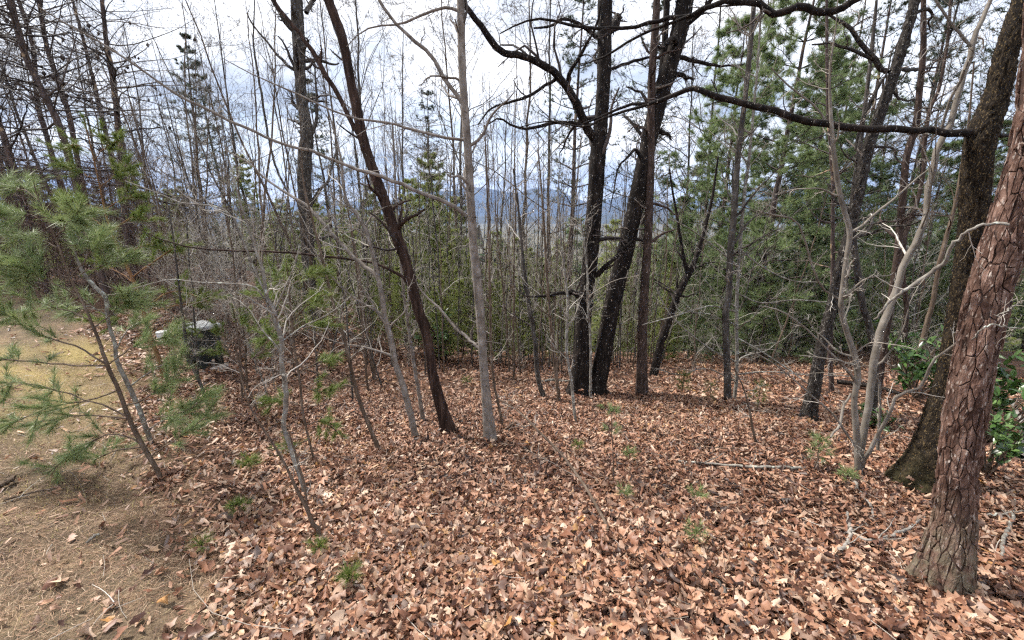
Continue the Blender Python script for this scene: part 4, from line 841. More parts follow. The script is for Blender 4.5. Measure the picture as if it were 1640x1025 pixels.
# ---- pines further back: three kinds, copied
def pine_proto(seed, H, cb, blen, nwh, per, nmat, mat, tuft, L, W, droop, trunk_r, nn=12, shape=1.0):
    rng = np.random.default_rng(seed)
    root = empty('pine_tree', (0, 0, 0), 'x', 'tree'); K = 16
    P = np.zeros((K, 3)); P[:, 2] = np.linspace(-.3, H, K); P[:, :2] += np.cumsum(rng.normal(size=(K, 2))*.03*H/10, axis=0)*.6
    R = trunk_r*np.linspace(1, .12, K); mb = MB(); tubes(mb, P[None], R[None], 9, rng); obj('trunk', mb.mesh('trunk', M[mat]), root)
    br = MB(); nd = MB(); BP, BR = [], []
    for w in np.linspace(cb, .985, nwh):
        z = w*H; f = (w-cb)/(1-cb); l = blen*((1-f)**.75*shape+.07)*rng.uniform(.75, 1.15)
        c = np.array([np.interp(z, P[:, 2], P[:, k]) for k in range(3)]); a0 = rng.uniform(0, 6.28)
        for k in range(per):
            az = a0+k*6.28/per+rng.normal()*.25; ll = l*rng.uniform(.55, 1.15)
            t = np.linspace(0, 1, 8); pt = c+np.stack([np.cos(az)*ll*t, np.sin(az)*ll*t, ll*(.25*t*(1-.5*f)+.35*f*t-droop*t**2+.12*t**3)], -1)+np.cumsum(rng.normal(size=(8, 3))*.012*ll, axis=0)
            BP.append(pt); BR.append(np.maximum(trunk_r*.22*(1-f*.6), .006)*np.linspace(1, .3, 8))
    BP, BR = np.array(BP), np.array(BR); tubes(br, BP, BR, 4, rng)
    q, qr = grow(BP, BR, 8, .45, .8, rng, K=5, up=.06, wob=.13, rf=.5, t0=.15, flat=.85, rmin=.003); tubes(br, q, qr, 3, rng)
    q2, qr2 = grow(q, qr, 2, .5, .7, rng, K=4, up=.1, wob=.15, rf=.6, t0=.2, flat=.5, rmin=.0025)
    needled_paths(nd, q, rng, tuft, nn, L, W, .5, .05, .3); needled_paths(nd, q2, rng, max(1, tuft//2), nn, L, W, .5, .05, .3); needled_paths(nd, BP, rng, tuft, nn, L, W, .5, .05, .5)
    tag(obj('branches', br.mesh('branches', M['twigdark']), root), kind='stuff')
    tag(obj('crown', nd.mesh('crown', M[nmat], False), root), kind='stuff')
    return root
def bare_proto(seed, H, n1, l1, mat, tmat, r0, up=.35, wob=.2, t0=.3, n2=5, n3=4, n4=3, name='bare_tree', lean=0.02, ang=.75, rmin=.003):
    rng = np.random.default_rng(seed); root = empty(name, (0, 0, 0), 'x', 'tree'); K = 18
    P = np.zeros((K, 3)); P[:, 2] = np.linspace(-.3, H, K); P[:, :2] += np.cumsum(rng.normal(size=(K, 2))*lean*H/6, axis=0)
    R = r0*np.linspace(1, .12, K)**.9; mb = MB(); tubes(mb, P[None], R[None], 8, rng); obj('trunk', mb.mesh('trunk', M[mat]), root)
    br = MB(); p, r = grow(P[None], R[None], n1, l1, ang, rng, K=8, up=up*.6, wob=wob, rf=.5, t0=t0, rmin=rmin); tubes(br, p, r, 4, rng)
    tw = MB(); p2, r2 = grow(p, r, n2, .5, .7, rng, K=6, up=up*.4, wob=wob*1.2, rf=.5, rmin=rmin); tubes(tw, p2, r2, 3, rng)
    p3, r3 = grow(p2, r2, n3, .5, .7, rng, K=4, up=up*.3, wob=wob*1.2, rf=.6, rmin=rmin); tubes(tw, p3, r3, 3, rng)
    if n4:
        p4, r4 = grow(p3, r3, n4, .55, .7, rng, K=3, up=up*.2, wob=wob, rf=.7, rmin=rmin); tubes(tw, p4, r4, 3, rng)
    tag(obj('branches', br.mesh('branches', M[tmat]), root), kind='stuff'); tag(obj('twigs', tw.mesh('twigs', M[tmat]), root), kind='stuff')
    return root
WP = [pine_proto(101, 9.5, .05, 3.3, 17, 5, 'needled', 'deadpine', 6, .17, .0085, .10, .11, 16), pine_proto(102, 8.5, .06, 3.0, 14, 5, 'needled', 'deadpine', 6, .17, .0085, .06, .09, 16)]
YP = [pine_proto(103, 7.0, .08, 1.7, 18, 5, 'needley', 'redpine', 5, .13, .009, -.03, .055, 14), pine_proto(104, 6.0, .05, 1.6, 16, 5, 'needley', 'redpine', 5, .13, .009, -.05, .05, 14)]
GP = [pine_proto(105, 11, .45, 1.6, 12, 4, 'needleg', 'deadpine', 2, .10, .012, .0, .11, 9), pine_proto(108, 9, .25, 1.7, 13, 5, 'needleg', 'deadpine', 3, .11, .012, .0, .10, 9)]
OT = [bare_proto(115, 10, 20, .50, 'greyrough', 'twig', .055, up=.12, wob=.3, t0=.3, n2=7, n3=5, n4=4, ang=1.0, rmin=.0038), bare_proto(116, 11, 20, .46, 'brown', 'twig', .052, up=.2, wob=.32, t0=.3, n2=7, n3=5, n4=4, ang=.9, rmin=.0038)]
BT = [bare_proto(111, 10, 24, .42, 'greyrough', 'twig', .065, n4=3), bare_proto(112, 9, 22, .45, 'greyrough', 'twig', .06, wob=.26), bare_proto(113, 11, 22, .36, 'brown', 'twig', .06, up=.5)]
TS = [bare_proto(121, 4.2, 26, .30, 'brown', 'twigpale', .020, wob=.2, t0=.12, n2=4, n3=3, n4=0, name='sapling', rmin=.0016), bare_proto(122, 5.0, 24, .26, 'greyrough', 'twigpale', .024, wob=.2, t0=.15, n2=4, n3=3, n4=0, name='sapling', rmin=.0016),
      bare_proto(123, 3.2, 24, .40, 'lichen', 'twigpale', .016, wob=.26, t0=.1, n2=4, n3=3, n4=0, name='sapling', rmin=.0016), bare_proto(124, 6.0, 22, .2, 'brown', 'twig', .028, wob=.16, t0=.2, n2=4, n3=3, n4=0, name='sapling', rmin=.0018)]
PO = [bare_proto(126, 5.5, 14, .16, 'brown', 'twigpale', .020, up=.5, wob=.12, t0=.25, n2=4, n3=3, n4=0, name='sapling', rmin=.0016, lean=.012), bare_proto(127, 4.6, 12, .18, 'greyrough', 'twigpale', .017, up=.5, wob=.12, t0=.25, n2=4, n3=3, n4=0, name='sapling', rmin=.0016, lean=.012)]
BR_ = [bare_proto(131, 1.7, 26, .75, 'lichen', 'twigpale', .010, up=.2, wob=.3, t0=.03, n2=5, n3=4, n4=0, name='brush_shrub', ang=.8, rmin=.0014), bare_proto(132, 1.3, 26, .8, 'brown', 'twigred', .009, up=.15, wob=.3, t0=.03, n2=5, n3=4, n4=0, name='brush_shrub', ang=.9, rmin=.0014)]
USED = set()
prng = np.random.default_rng(77)
def put(proto, px, Y, label, group, s=1.0, tilt=.05, cat=None, loc=None):
    b = ground_at(px, Y) if loc is None else loc
    rz = prng.uniform(0, 6.28); tl = prng.normal(size=2)*tilt
    if proto.name not in USED:
        USED.add(proto.name); o = proto; o.location = [float(v) for v in b]; o.rotation_euler = (tl[0], tl[1], rz); o.scale = (s,)*3; o['label'] = label; o['group'] = group
    else: o = copy_thing(proto, b, rz, s, label, group, tuple(tl))
    if cat: o['category'] = cat
    return o
PH = {}
for lst, hs in ((WP, (9.5, 8.5)), (YP, (7, 6)), (GP, (11, 9)), (BT, (10, 9, 11)), (OT, (10, 11)), (TS, (4.2, 5.0, 3.2, 6.0)), (BR_, (1.7, 1.3))):
    for o_, h_ in zip(lst, hs): PH[o_.name] = h_
def top(proto, px, Y, ytop, label, group, tilt=.03):
    """stand a tree at depth Y so that its top reaches the height seen at row ytop"""
    b = ground_at(px, Y); p, _ = at(px, ytop, Y)
    return put(proto, px, Y, label, group, max(.25, (p[2]-b[2])/PH[proto.name]), tilt)
ORD = ['first', 'second', 'third', 'fourth', 'fifth', 'sixth', 'seventh', 'eighth', 'ninth', 'tenth', 'eleventh', 'twelfth']
def tops(protos, items, label, group, tilt=.03):
    items = sorted(items)
    for i, (px, Y, yt, k) in enumerate(items): top(protos[k], px, Y, yt, label+', '+ORD[i]+' from left', group, tilt)
# the large white pine right of centre and its neighbours
G1 = 'dark green white pines right of centre'
top(WP[0], 1205, 9.6, -70, 'large dark green white pine with layered boughs, right of the twin trunks', G1, .02)
top(WP[1], 1275, 12, 120, 'white pine standing close behind the right side of the large white pine', G1, .02)
top(WP[1], 1115, 15, 250, 'white pine showing between the slim red pine and the large white pine', G1, .02)
top(WP[0], 1360, 14, 265, 'white pine behind the rough leaning oak', G1, .02)
top(WP[1], 1460, 12, 235, 'white pine behind the right stem of the beech', G1, .02)
top(WP[0], 1535, 13.5, 200, 'white pine seen between the beech and the big oak', G1, .02)
top(WP[1], 1660, 12.0, 150, 'white pine behind the red flaky pine at the right edge', G1, .02)
G2 = 'yellow-green young pines down the slope'
tops(YP, [(560, 12, 330, 0), (612, 13.5, 300, 1), (662, 12.5, 290, 0), (705, 14.5, 250, 0), (735, 18, 320, 1), (585, 18, 340, 1), (640, 20, 345, 0)], 'young yellow-green pine behind the leaning brown trunk', G2)
tops(YP, [(800, 14, 375, 1), (838, 15, 405, 0), (866, 13, 415, 1), (905, 14.5, 395, 0), (825, 22, 385, 1), (890, 22, 390, 0)], 'young pine between the grey centre trunk and the twin trunks', G2)
tops(YP, [(985, 14, 405, 1), (1010, 17, 395, 0), (1062, 13.5, 400, 1), (1090, 19, 380, 1), (1045, 22, 385, 0)], 'young pine in the gap beside the slim red pine', G2)
tops(YP, [(440, 10.0, 380, 1), (475, 12, 330, 0), (525, 14, 320, 1), (420, 15, 250, 0)], 'young pine round the tall knobbly grey tree', G2)
tops(YP, [(1240, 10.0, 430, 1), (1300, 10.5, 400, 0), (1420, 10, 430, 1), (1500, 10.5, 420, 0), (1570, 9.5, 400, 1)], 'low young pine in the undergrowth behind the beech', G2)
G3 = 'sparse tall pines against the sky'
for px, Y, yt, k, lb in ((345, 14, 45, 1, 'sparse pine top against the bright sky at upper left'), (385, 17, 95, 1, 'second sparse pine top right of the upper left one'), (550, 18, 135, 1, 'sparse pine top in the sky between the fork and the grey centre trunk'), (690, 17, 150, 0, 'sparse tall pine behind the grey centre trunk'),
                        (900, 13, -40, 0, 'sparse pine crown behind the curved limb of the twin trunks'), (1010, 15, 0, 0, 'sparse pine crown between the two dark trunks'), (1345, 11, -60, 0, 'sparse grey-green pine crown above the level limb'), (1425, 13, -40, 1, 'sparse pine crown right of the rough leaning oak'), (1510, 11, -80, 0, 'sparse pine crown between beech top and big oak'), (1560, 15, -20, 0, 'sparse pine crown behind the big oak')):
    top(GP[k], px, Y, yt, lb, G3)
G4 = 'bare trees behind the thicket'
tops(BT, [(250, 11, 60, 0), (300, 14, 110, 1), (330, 10, 150, 2), (392, 12, 130, 0), (430, 16, 160, 1), (212, 15, 30, 2)], 'bare grey tree between dead-limbed pines and the knobbly grey tree', G4, .05)
tops(BT, [(520, 15, 190, 2), (600, 15, 130, 0), (655, 16, 160, 1), (705, 20, 230, 2), (575, 24, 240, 0)], 'bare fine-twigged tree behind the leaning brown trunk', G4, .05)
tops(BT, [(795, 16, 150, 0), (825, 13, 260, 2), (992, 18, 220, 1)], 'bare fine-twigged tree round the twin dark trunks', G4, .05)
tops(BT, [(1090, 16, 60, 0), (1140, 20, 150, 1), (1300, 13, 40, 0), (1390, 15, 60, 2), (1440, 17, 90, 0), (1500, 14, 10, 1), (1600, 15, 0, 2)], 'bare fine-twigged tree behind the pines on the right', G4, .05)
tops(BT, [(10, 14, -60, 0), (60, 16, 0, 1), (110, 13, 20, 2), (150, 18, 40, 0), (-60, 15, -60, 1)], 'bare tree in the tangle behind the dead-limbed pines', G4, .05)
tops(BT, [(635, 14, -120, 1), (740, 17, -60, 0), (835, 16, -80, 2), (1150, 15, -100, 1)], 'tall bare tree whose crown reaches past the top edge', G4, .05)
tops(BT, [(30, 11, -120, 2), (85, 10.5, -60, 0), (135, 14, -90, 1), (195, 12.5, -40, 2), (270, 16, 20, 0)], 'tall bare tree among the dead-limbed pines', G4, .05)
tops(YP, [(785, 11.5, 420, 0), (815, 11, 440, 1), (852, 11.5, 400, 0), (885, 11, 430, 1), (1075, 11, 420, 0), (1000, 11.5, 440, 1)], 'low yellow-green pine just over the brow', G2)
tops(OT, [(330, 13, -80, 1), (415, 15, -40, 0), (560, 15, -100, 1), (650, 18, 20, 0), (735, 13, -140, 1), (885, 16, -120, 0), (1020, 17, -60, 1), (1120, 14, -100, 0), (1300, 15, -120, 1), (1400, 13, -150, 0), (1500, 16, -120, 1)], 'wide-crowned bare oak with crooked twigs against the sky', G4, .04)
top(WP[1], 1140, 11.6, 40, 'tall white pine flanking the large white pine on its left', G1)
top(WP[0], 1268, 10.8, 70, 'tall white pine flanking the large white pine on its right', G1)
tops(WP, [(1225, 8.8, 440, 1), (1110, 9.2, 450, 0)], 'short white pine in the undergrowth before the large white pine', G1)
tops(YP, [(795, 8.6, 470, 0), (835, 9.0, 450, 1), (870, 8.8, 465, 0), (905, 9.2, 450, 1), (990, 9.0, 465, 0), (1066, 9.0, 460, 1), (470, 7.8, 460, 1), (530, 8.2, 455, 0), (590, 8.4, 465, 1), (650, 8.6, 455, 0), (700, 8.4, 470, 1), (738, 8.8, 450, 0)], 'knee-high to head-high yellow-green pine along the brow', G2)
tops(WP, [(1080, 12, 320, 1), (1150, 9.6, 350, 0), (1300, 10.5, 320, 1), (1400, 11.5, 350, 1), (1490, 10.5, 370, 0)], 'smaller white pine with boughs down to the floor, right side', G1)
tops(YP, [(455, 9.5, 420, 0), (500, 10.5, 390, 1), (545, 9.8, 420, 0), (590, 10.5, 400, 1), (630, 9.8, 420, 0), (675, 10.4, 410, 1), (715, 10.0, 400, 0), (745, 11.5, 370, 1), (640, 14, 330, 0), (700, 12, 330, 1)], 'low yellow-green pine filling the understory left of centre', G2)
# thicket saplings on the brow
G5 = 'thin saplings of the thicket'
def band(n, x0, x1, y0, y1, protos, label, group, smin, smax, tilt=.07, seed=1):
    r = np.random.default_rng(seed)
    for i in range(n):
        px = x0+(x1-x0)*(i+r.uniform(.1, .9))/n; Y = r.uniform(y0, y1)
        put(protos[r.integers(len(protos))], px, Y, label, group, r.uniform(smin, smax), tilt)
band(22, 270, 440, 6.6, 10.0, TS, 'thin bare sapling in the grey tangle right of the dead-limbed pines', G5, .7, 1.1, .1, 1)
band(16, 440, 600, 7.5, 11, TS, 'thin bare sapling in the thicket left of the leaning brown trunk', G5, .7, 1.1, .08, 2)
band(20, 600, 760, 8.0, 12, TS, 'thin bare sapling in the thicket behind the leaning trunk and centre trunk', G5, .7, 1.1, .06, 3)
band(28, 770, 945, 7.3, 10.5, TS, 'thin bare sapling in the thicket between centre trunk and twin trunks', G5, .6, .95, .06, 4)
band(18, 965, 1075, 7.8, 10.5, TS, 'thin bare sapling in the thicket round the slim red pine', G5, .5, .8, .06, 5)
band(18, 1080, 1290, 8.0, 12, TS, 'thin bare sapling in the undergrowth before the large white pine', G5, .5, .8, .08, 6)
band(18, 1300, 1600, 7.0, 11, TS, 'thin bare sapling in the undergrowth behind the beech and big oak', G5, .6, .9, .08, 7)
band(18, 570, 770, 7.0, 9.8, PO, 'slim upright pole in the brow thicket left of the centre trunk', 'upright poles', .7, 1.1, .04, 31)
band(24, 780, 940, 6.9, 9.6, PO, 'slim upright pole in the brow thicket left of the twin trunks', 'upright poles', .7, 1.1, .04, 32)
band(12, 965, 1080, 7.6, 9.8, PO, 'slim upright pole in the brow thicket right of the twin trunks', 'upright poles', .6, .9, .04, 33)
G6 = 'low twiggy brush'
band(14, 265, 430, 5.6, 8.0, BR_, 'low pale twiggy brush round the dark cabinet', G6, .8, 1.2, .1, 11)
band(8, 430, 760, 7.0, 9.5, BR_, 'low twiggy brush at the brow left of the centre trunk', G6, .4, .8, .1, 12)
band(6, 770, 1080, 7.4, 9.6, BR_[:1], 'low twiggy brush at the brow round the twin trunks', G6, .3, .5, .1, 13)
band(5, 1080, 1330, 6.4, 9.0, BR_[:1], 'low pale twiggy brush under the large white pine', G6, .35, .55, .1, 14)
band(6, 1420, 1640, 5.4, 9.0, BR_, 'low twiggy brush round the big oak', G6, .4, .6, .1, 15)
band(44, -120, 285, 8.0, 12.0, BR_[1:], 'dark reddish brush along the far edge of the lawn', 'brush at the lawn edge', 1.5, 2.4, .1, 16)
tops(YP, [(20, 12.5, 330, 1), (75, 14, 280, 0), (140, 13, 310, 1), (195, 12, 300, 0), (250, 13.5, 270, 1), (320, 13, 300, 0)], 'dark young pine in the brush beyond the lawn', 'pines beyond the lawn')
band(12, 270, 620, 4.8, 6.8, TS, 'slender pale-twigged sapling in the mid-left leaves before the thicket', 'slender saplings', .45, .75, .12, 17)

# further woods down the slope
G7 = 'trees down the slope'
r_ = np.random.default_rng(21)
for i in range(40):
    px = -60+1760*(i+r_.random())/40; Y = r_.uniform(24, 52); yt = r_.uniform(352, 400) if 520 < px < 1120 else r_.uniform(250, 350)
    k = r_.random(); pr = (YP+WP)[r_.integers(4)] if k < .55 else BT[r_.integers(3)]
    top(pr, px, Y, yt, 'pine further down the wooded slope' if k < .55 else 'bare tree further down the wooded slope', G7)

# ---- far wood in the valley: one mass
def far_wood():
    r = np.random.default_rng(31); n = 2600
    Y = 55*np.exp(r.random(n)*np.log(2300/55)); X = Y*r.uniform(-1.5, 1.5, n); Z = terrain(X, Y)
    H = r.uniform(9, 16, n); ev = r.random(n) < .45; mb = MB(); k = 24
    t = r.random((n, k)); rad = np.where(ev[:, None], (1-t)*.22+.03, .30*np.sqrt(np.clip(t*(1.15-t)*3.2, 0, 1)))*H[:, None]*np.sqrt(r.random((n, k))); az = r.uniform(0, 6.28, (n, k))
    c = np.stack([X[:, None]+rad*np.cos(az), Y[:, None]+rad*np.sin(az), Z[:, None]+H[:, None]*(.12+.88*t)], -1)
    s = H[:, None, None, None]*.085*r.uniform(.6, 1.4, (n, k, 1, 1)); V = c[:, :, None]+r.normal(size=(n, k, 3, 3))*s
    rv = np.where(ev, r.uniform(0, .45, n), r.uniform(.55, 1, n)); mb.add(V.reshape(-1, 3), None, np.arange(n*k*3).reshape(-1, 3), np.repeat(rv, k*3))
    m = rndmat('far_wood', [(0, (.02, .04, .016)), (.45, (.06, .09, .035)), (.55, (.085, .075, .06)), (1, (.17, .15, .125))], .9, .1)
    tag(obj('far_wood', mb.mesh('far_wood', m, False)), 'hazy mixed wood filling the valley far below', 'wood', kind='stuff')
far_wood()

# ================================================================== BROADLEAF EVERGREENS
def laurel(label, px, Y, h, w, n, seed, L=.10, loc=None):
    r = np.random.default_rng(seed); b = ground_at(px, Y); root = empty('laurel_shrub', b, label, 'shrub')
    m_ = 9; az = r.uniform(0, 6.28, m_); P = np.zeros((m_, 7, 3)); t = np.linspace(0, 1, 7)
    for i in range(m_):
        d = np.array([np.cos(az[i])*w*.5*r.uniform(.2, 1), np.sin(az[i])*w*.5*r.uniform(.2, 1), h*r.uniform(.5, 1)]); P[i] = t[:, None]*d+np.cumsum(r.normal(size=(7, 3))*.02, axis=0)
        P[i, 0] = (0, 0, -.05)
    R = np.full((m_, 7), 1.)*np.linspace(.012, .004, 7); mb = MB(); tubes(mb, P, R, 5, r); q, qr = grow(P, R, 6, .5, .8, r, K=5, up=.2, rf=.6, t0=.3); tubes(mb, q, qr, 4, r)
    obj('stems', mb.mesh('stems', M['brown']), root); lf = MB()
    C, D = along(q, max(1, n//len(q)), r, .35); D = nrm(D*.4+r.normal(size=D.shape)*.6+np.array([0, 0, .05])); nrmv = nrm(np.array([0, 0, 1.])+r.normal(size=D.shape)*.35); S = nrm(np.cross(D, nrmv)); Nn = np.cross(S, D)
    ll = L*r.uniform(.6, 1.2, len(C))[:, None]
    pr = ((0, 0, 0), (.3, .2, .03), (.62, .19, .02), (1, 0, -.08), (.62, -.19, .02), (.3, -.2, .03), (.45, 0, -.02))
    V = np.stack([C+ll*(D*a+S*b_+Nn*c_) for a, b_, c_ in pr], 1); base_ = np.arange(len(C))[:, None, None]*7
    T = np.array([[0, 6, 1], [1, 6, 2], [2, 6, 3], [3, 6, 4], [4, 6, 5], [5, 6, 0]])[None]
    lf.add(V.reshape(-1, 3), None, (base_+T).reshape(-1, 3), np.repeat(r.random(len(C)), 7)); tag(obj('leaves', lf.mesh('leaves', M['laurel'], True), root), kind='stuff')
laurel('glossy laurel shrub at the right edge behind the flaky pine', 1650, 3.9, 1.35, 1.5, 900, 141, .11)
laurel('glossy laurel shrub left of the big oak trunk, low down', 1492, 5.6, 1.0, 1.1, 500, 142, .12)
laurel('glossy laurel shrub at the far right edge, lower and nearer', 1660, 3.1, .7, .9, 420, 143, .09)
laurel('laurel shrub far behind the beech at the brow', 1455, 7.5, .9, 1.2, 420, 144, .11)
laurel('small laurel behind the leaning brown trunk at the brow', 700, 8.4, .9, 1.0, 420, 145, .10)
laurel('small bright laurel sprig in the leaves right of the flaky pine foot', 1618, 2.45, .16, .3, 90, 146, .06)
laurel('low laurel sprig left of the big oak foot', 1448, 4.3, .25, .4, 110, 147, .07)

# ================================================================== FLOOR: leaves, straw, grass, sticks
def leaf_template(k, r):
    """oak leaf: stations along the midrib, deep lobes; returns verts (3k), quads"""
    t = np.linspace(0, 1, k); env = np.sin(np.pi*np.clip(t*.86+.07, 0, 1))**.7
    odd = np.arange(k) % 2 == 1; lob = np.where(odd, 1.15, .5) if k > 5 else np.where(odd, 1.1, .62)
    wl = .33*env*lob*r.uniform(.75, 1.2, k)+.008; wr = .33*env*lob*r.uniform(.75, 1.2, k)+.008; fw = np.where(odd, .085, -.01)
    if k > 5: wl[0] = wr[0] = .012
    V = np.stack([np.stack([t+fw, wl, np.zeros(k)], -1), np.stack([t, np.zeros(k), np.zeros(k)], -1), np.stack([t+fw, -wr, np.zeros(k)], -1)], 1)
    i = np.arange(k-1)[:, None]*3
    q = np.concatenate([np.hstack([i, i+1, i+4, i+3]), np.hstack([i+1, i+2, i+5, i+4])])
    V[:, :, 0] -= .5
    if k == 2: V[0, :, 1] *= 2.2; V[1, :, 1] *= 2.2; V[0, 0, 1] = .26; V[1, 2, 1] = -.24; V[0, 2, 1] = -.05; V[1, 0, 1] = .05
    return V.reshape(-1, 3), q
def shape_leaves(T, n, r, size, tilt):
    """n curled, turned leaves from template T -> (n, m, 3)"""
    V = np.repeat(T[None], n, 0).copy()
    c1 = r.normal(size=(n, 1))*1.1; c2 = r.normal(size=(n, 1))*.7; c3 = r.normal(size=(n, 1))*.9; tw = r.normal(size=(n, 1))*.8
    x, y = V[..., 0], V[..., 1]
    V[..., 2] = c1*y*y*1.7+c2*x*x*.5+c3*np.abs(y)*.5+tw*x*y*.8+r.normal(size=x.shape)*.014
    V *= (size*np.exp(np.clip(r.normal(size=n)*.30, -.7, .62)))[:, None, None]
    a = r.uniform(0, 6.283, n); ca, sa = np.cos(a), np.sin(a)
    tx, ty = r.normal(size=n)*tilt, r.normal(size=n)*tilt
    X = V[..., 0]; Y_ = V[..., 1]; Z = V[..., 2]
    Z2 = Z*np.cos(tx)[:, None]+Y_*np.sin(tx)[:, None]; Y2 = Y_*np.cos(tx)[:, None]-Z*np.sin(tx)[:, None]
    Z3 = Z2*np.cos(ty)[:, None]+X*np.sin(ty)[:, None]; X2 = X*np.cos(ty)[:, None]-Z2*np.sin(ty)[:, None]
    return np.stack([X2*ca[:, None]-Y2*sa[:, None], X2*sa[:, None]+Y2*ca[:, None], Z3], -1)
LM = MB()
def scatter_leaves(n, r0, r1, half, k, size, tilt, seed, lift=(0., .035), keep=None):
    r = np.random.default_rng(seed); rad = np.sqrt(r.uniform(r0*r0, r1*r1, n)); az = r.uniform(-half, half, n)
    x, y = rad*np.sin(az), rad*np.cos(az); m = lawn_mask(x, y); dens = (1-m)**(keep or 1.1)+(.012 if keep else .05)
    patch = np.clip(.86+.5*fbm(x*.8, y*.8, 3., 3), .35, 1)
    ok = r.random(n) < dens*patch; x, y = x[ok], y[ok]; n = len(x)
    vs_ = []
    for v in range(6):
        T, q = leaf_template(k, np.random.default_rng(seed*10+v)); idx = np.arange(v, n, 6); S = shape_leaves(T, len(idx), r, size, tilt)
        mn = S[..., 2].min(1); z = terrain(x[idx], y[idx])-np.minimum(mn, 0)*.55+r.uniform(lift[0], lift[1], len(idx))
        S = S+np.stack([x[idx], y[idx], z], -1)[:, None]
        vs_.append((S, q))
    return vs_
def add_leaves(vs_, seed):
    r = np.random.default_rng(seed)
    for S, q in vs_:
        n, m, _ = S.shape; Q = (np.arange(n)[:, None, None]*m+q[None]).reshape(-1, 4)
        c = np.clip(r.beta(1.15, 1.3, n)+.12*fbm(S[:, 0, 0]*.6, S[:, 0, 1]*.6, 6., 2), 0, 1)
        LM.add(S.reshape(-1, 3), Q, None, np.repeat(c, m))
near = scatter_leaves(1700, 1.05, 3.4, 1.12, 7, .060, .26, 4, (.006, .03), 3)
small = scatter_leaves(43000, 1.05, 3.0, 1.12, 4, .041, .42, 1, (0, .022))
# the 300 leaves that show largest become single leaves, parts of the ground
allc = [(np.hypot(*(S[i, :, :2].mean(0))) / (np.ptp(S[i, :, 0])+np.ptp(S[i, :, 1])), vi, i) for vi, (S, q) in enumerate(near) for i in range(len(S)) if abs(S[i, 0, 0]) < S[i, 0, 1]*1.05+.1 and S[i, 0, 1] > 1.0]
allc.sort(); pick = allc[:300]; drop = {}
rr_ = np.random.default_rng(3)
for _, vi, i in pick:
    S, q = near[vi]; c = S[i].mean(0); me = mesh('fallen_leaf', S[i]-c, [q], M['leaf'], np.full(len(S[i]), np.clip(rr_.beta(1.6, 1.5), 0, 1)))
    obj('fallen_leaf', me, GROUND, c); drop.setdefault(vi, set()).add(i)
near = [(S[[i for i in range(len(S)) if i not in drop.get(vi, ())]], q) for vi, (S, q) in enumerate(near)]
add_leaves(near, 5); add_leaves(small, 9)
add_leaves(scatter_leaves(100000, 3.0, 6.2, 1.1, 2, .040, .42, 2, (0, .024)), 6)
add_leaves(scatter_leaves(58000, 6.1, 11.2, 1.08, 2, .054, .36, 3, (0, .03)), 7)
def twig_litter():
    r = np.random.default_rng(61); n = 900; rad = np.sqrt(r.uniform(1.2, 49, n)); az = r.uniform(-1.05, 1.05, n); x, y = rad*np.sin(az), rad*np.cos(az); L = .10*np.exp(r.normal(size=n)*.6); a = r.uniform(0, 6.283, n); K = 5
    t = np.linspace(-.5, .5, K); bend = r.normal(size=(n, 1))*.16; X = x[:, None]+L[:, None]*(t*np.cos(a)[:, None]-bend*(t*t)*np.sin(a)[:, None]*2); Y = y[:, None]+L[:, None]*(t*np.sin(a)[:, None]+bend*(t*t)*np.cos(a)[:, None]*2)
    P = np.stack([X, Y, terrain(X, Y)+.026+r.uniform(0, .012, (n, 1))+t*r.normal(size=(n, 1))*.03], -1); R = (.0011+.0016*r.random(n)**2)[:, None]*np.linspace(1.1, .6, K)[None]
    mb = MB(); tubes(mb, P, R, 4, r); tag(obj('twig_litter', mb.mesh('twig_litter', M['twigpale'])), 'fine broken twigs strewn through the leaf litter', 'twigs', kind='stuff')
twig_litter()
def pile(n, px, py, rad, seed, h):
    r = np.random.default_rng(seed); g = on_ground(px, py); d = rad*np.sqrt(r.random(n)); az = r.uniform(0, 6.283, n); x, y = g[0]+d*np.cos(az), g[1]+d*np.sin(az)
    T, q = leaf_template(5, r); S = shape_leaves(T, n, r, .042, .55); z = terrain(x, y)+h*np.exp(-(d/rad*1.6)**2)*r.random(n)+.01
    add_leaves([(S+np.stack([x, y, z], -1)[:, None], q)], seed+1)
for i, (px, py, rad, h) in enumerate(((1515, 945, .30, .09), (1470, 780, .5, .12), (940, 634, .5, .14), (1028, 634, .25, .08), (717, 694, .2, .06), (786, 708, .18, .06), (1295, 676, .3, .08), (1380, 766, .3, .08), (1166, 646, .2, .07), (666, 704, .15, .05), (607, 724, .12, .04), (258, 770, .15, .04), (492, 797, .14, .05))):
    pile(130, px, py, rad, 500+i*3, h)
tag(obj('leaf_litter', LM.mesh('leaf_litter', M['leaf'])), 'deep layer of fallen brown oak leaves over the forest floor', 'leaves', kind='stuff')

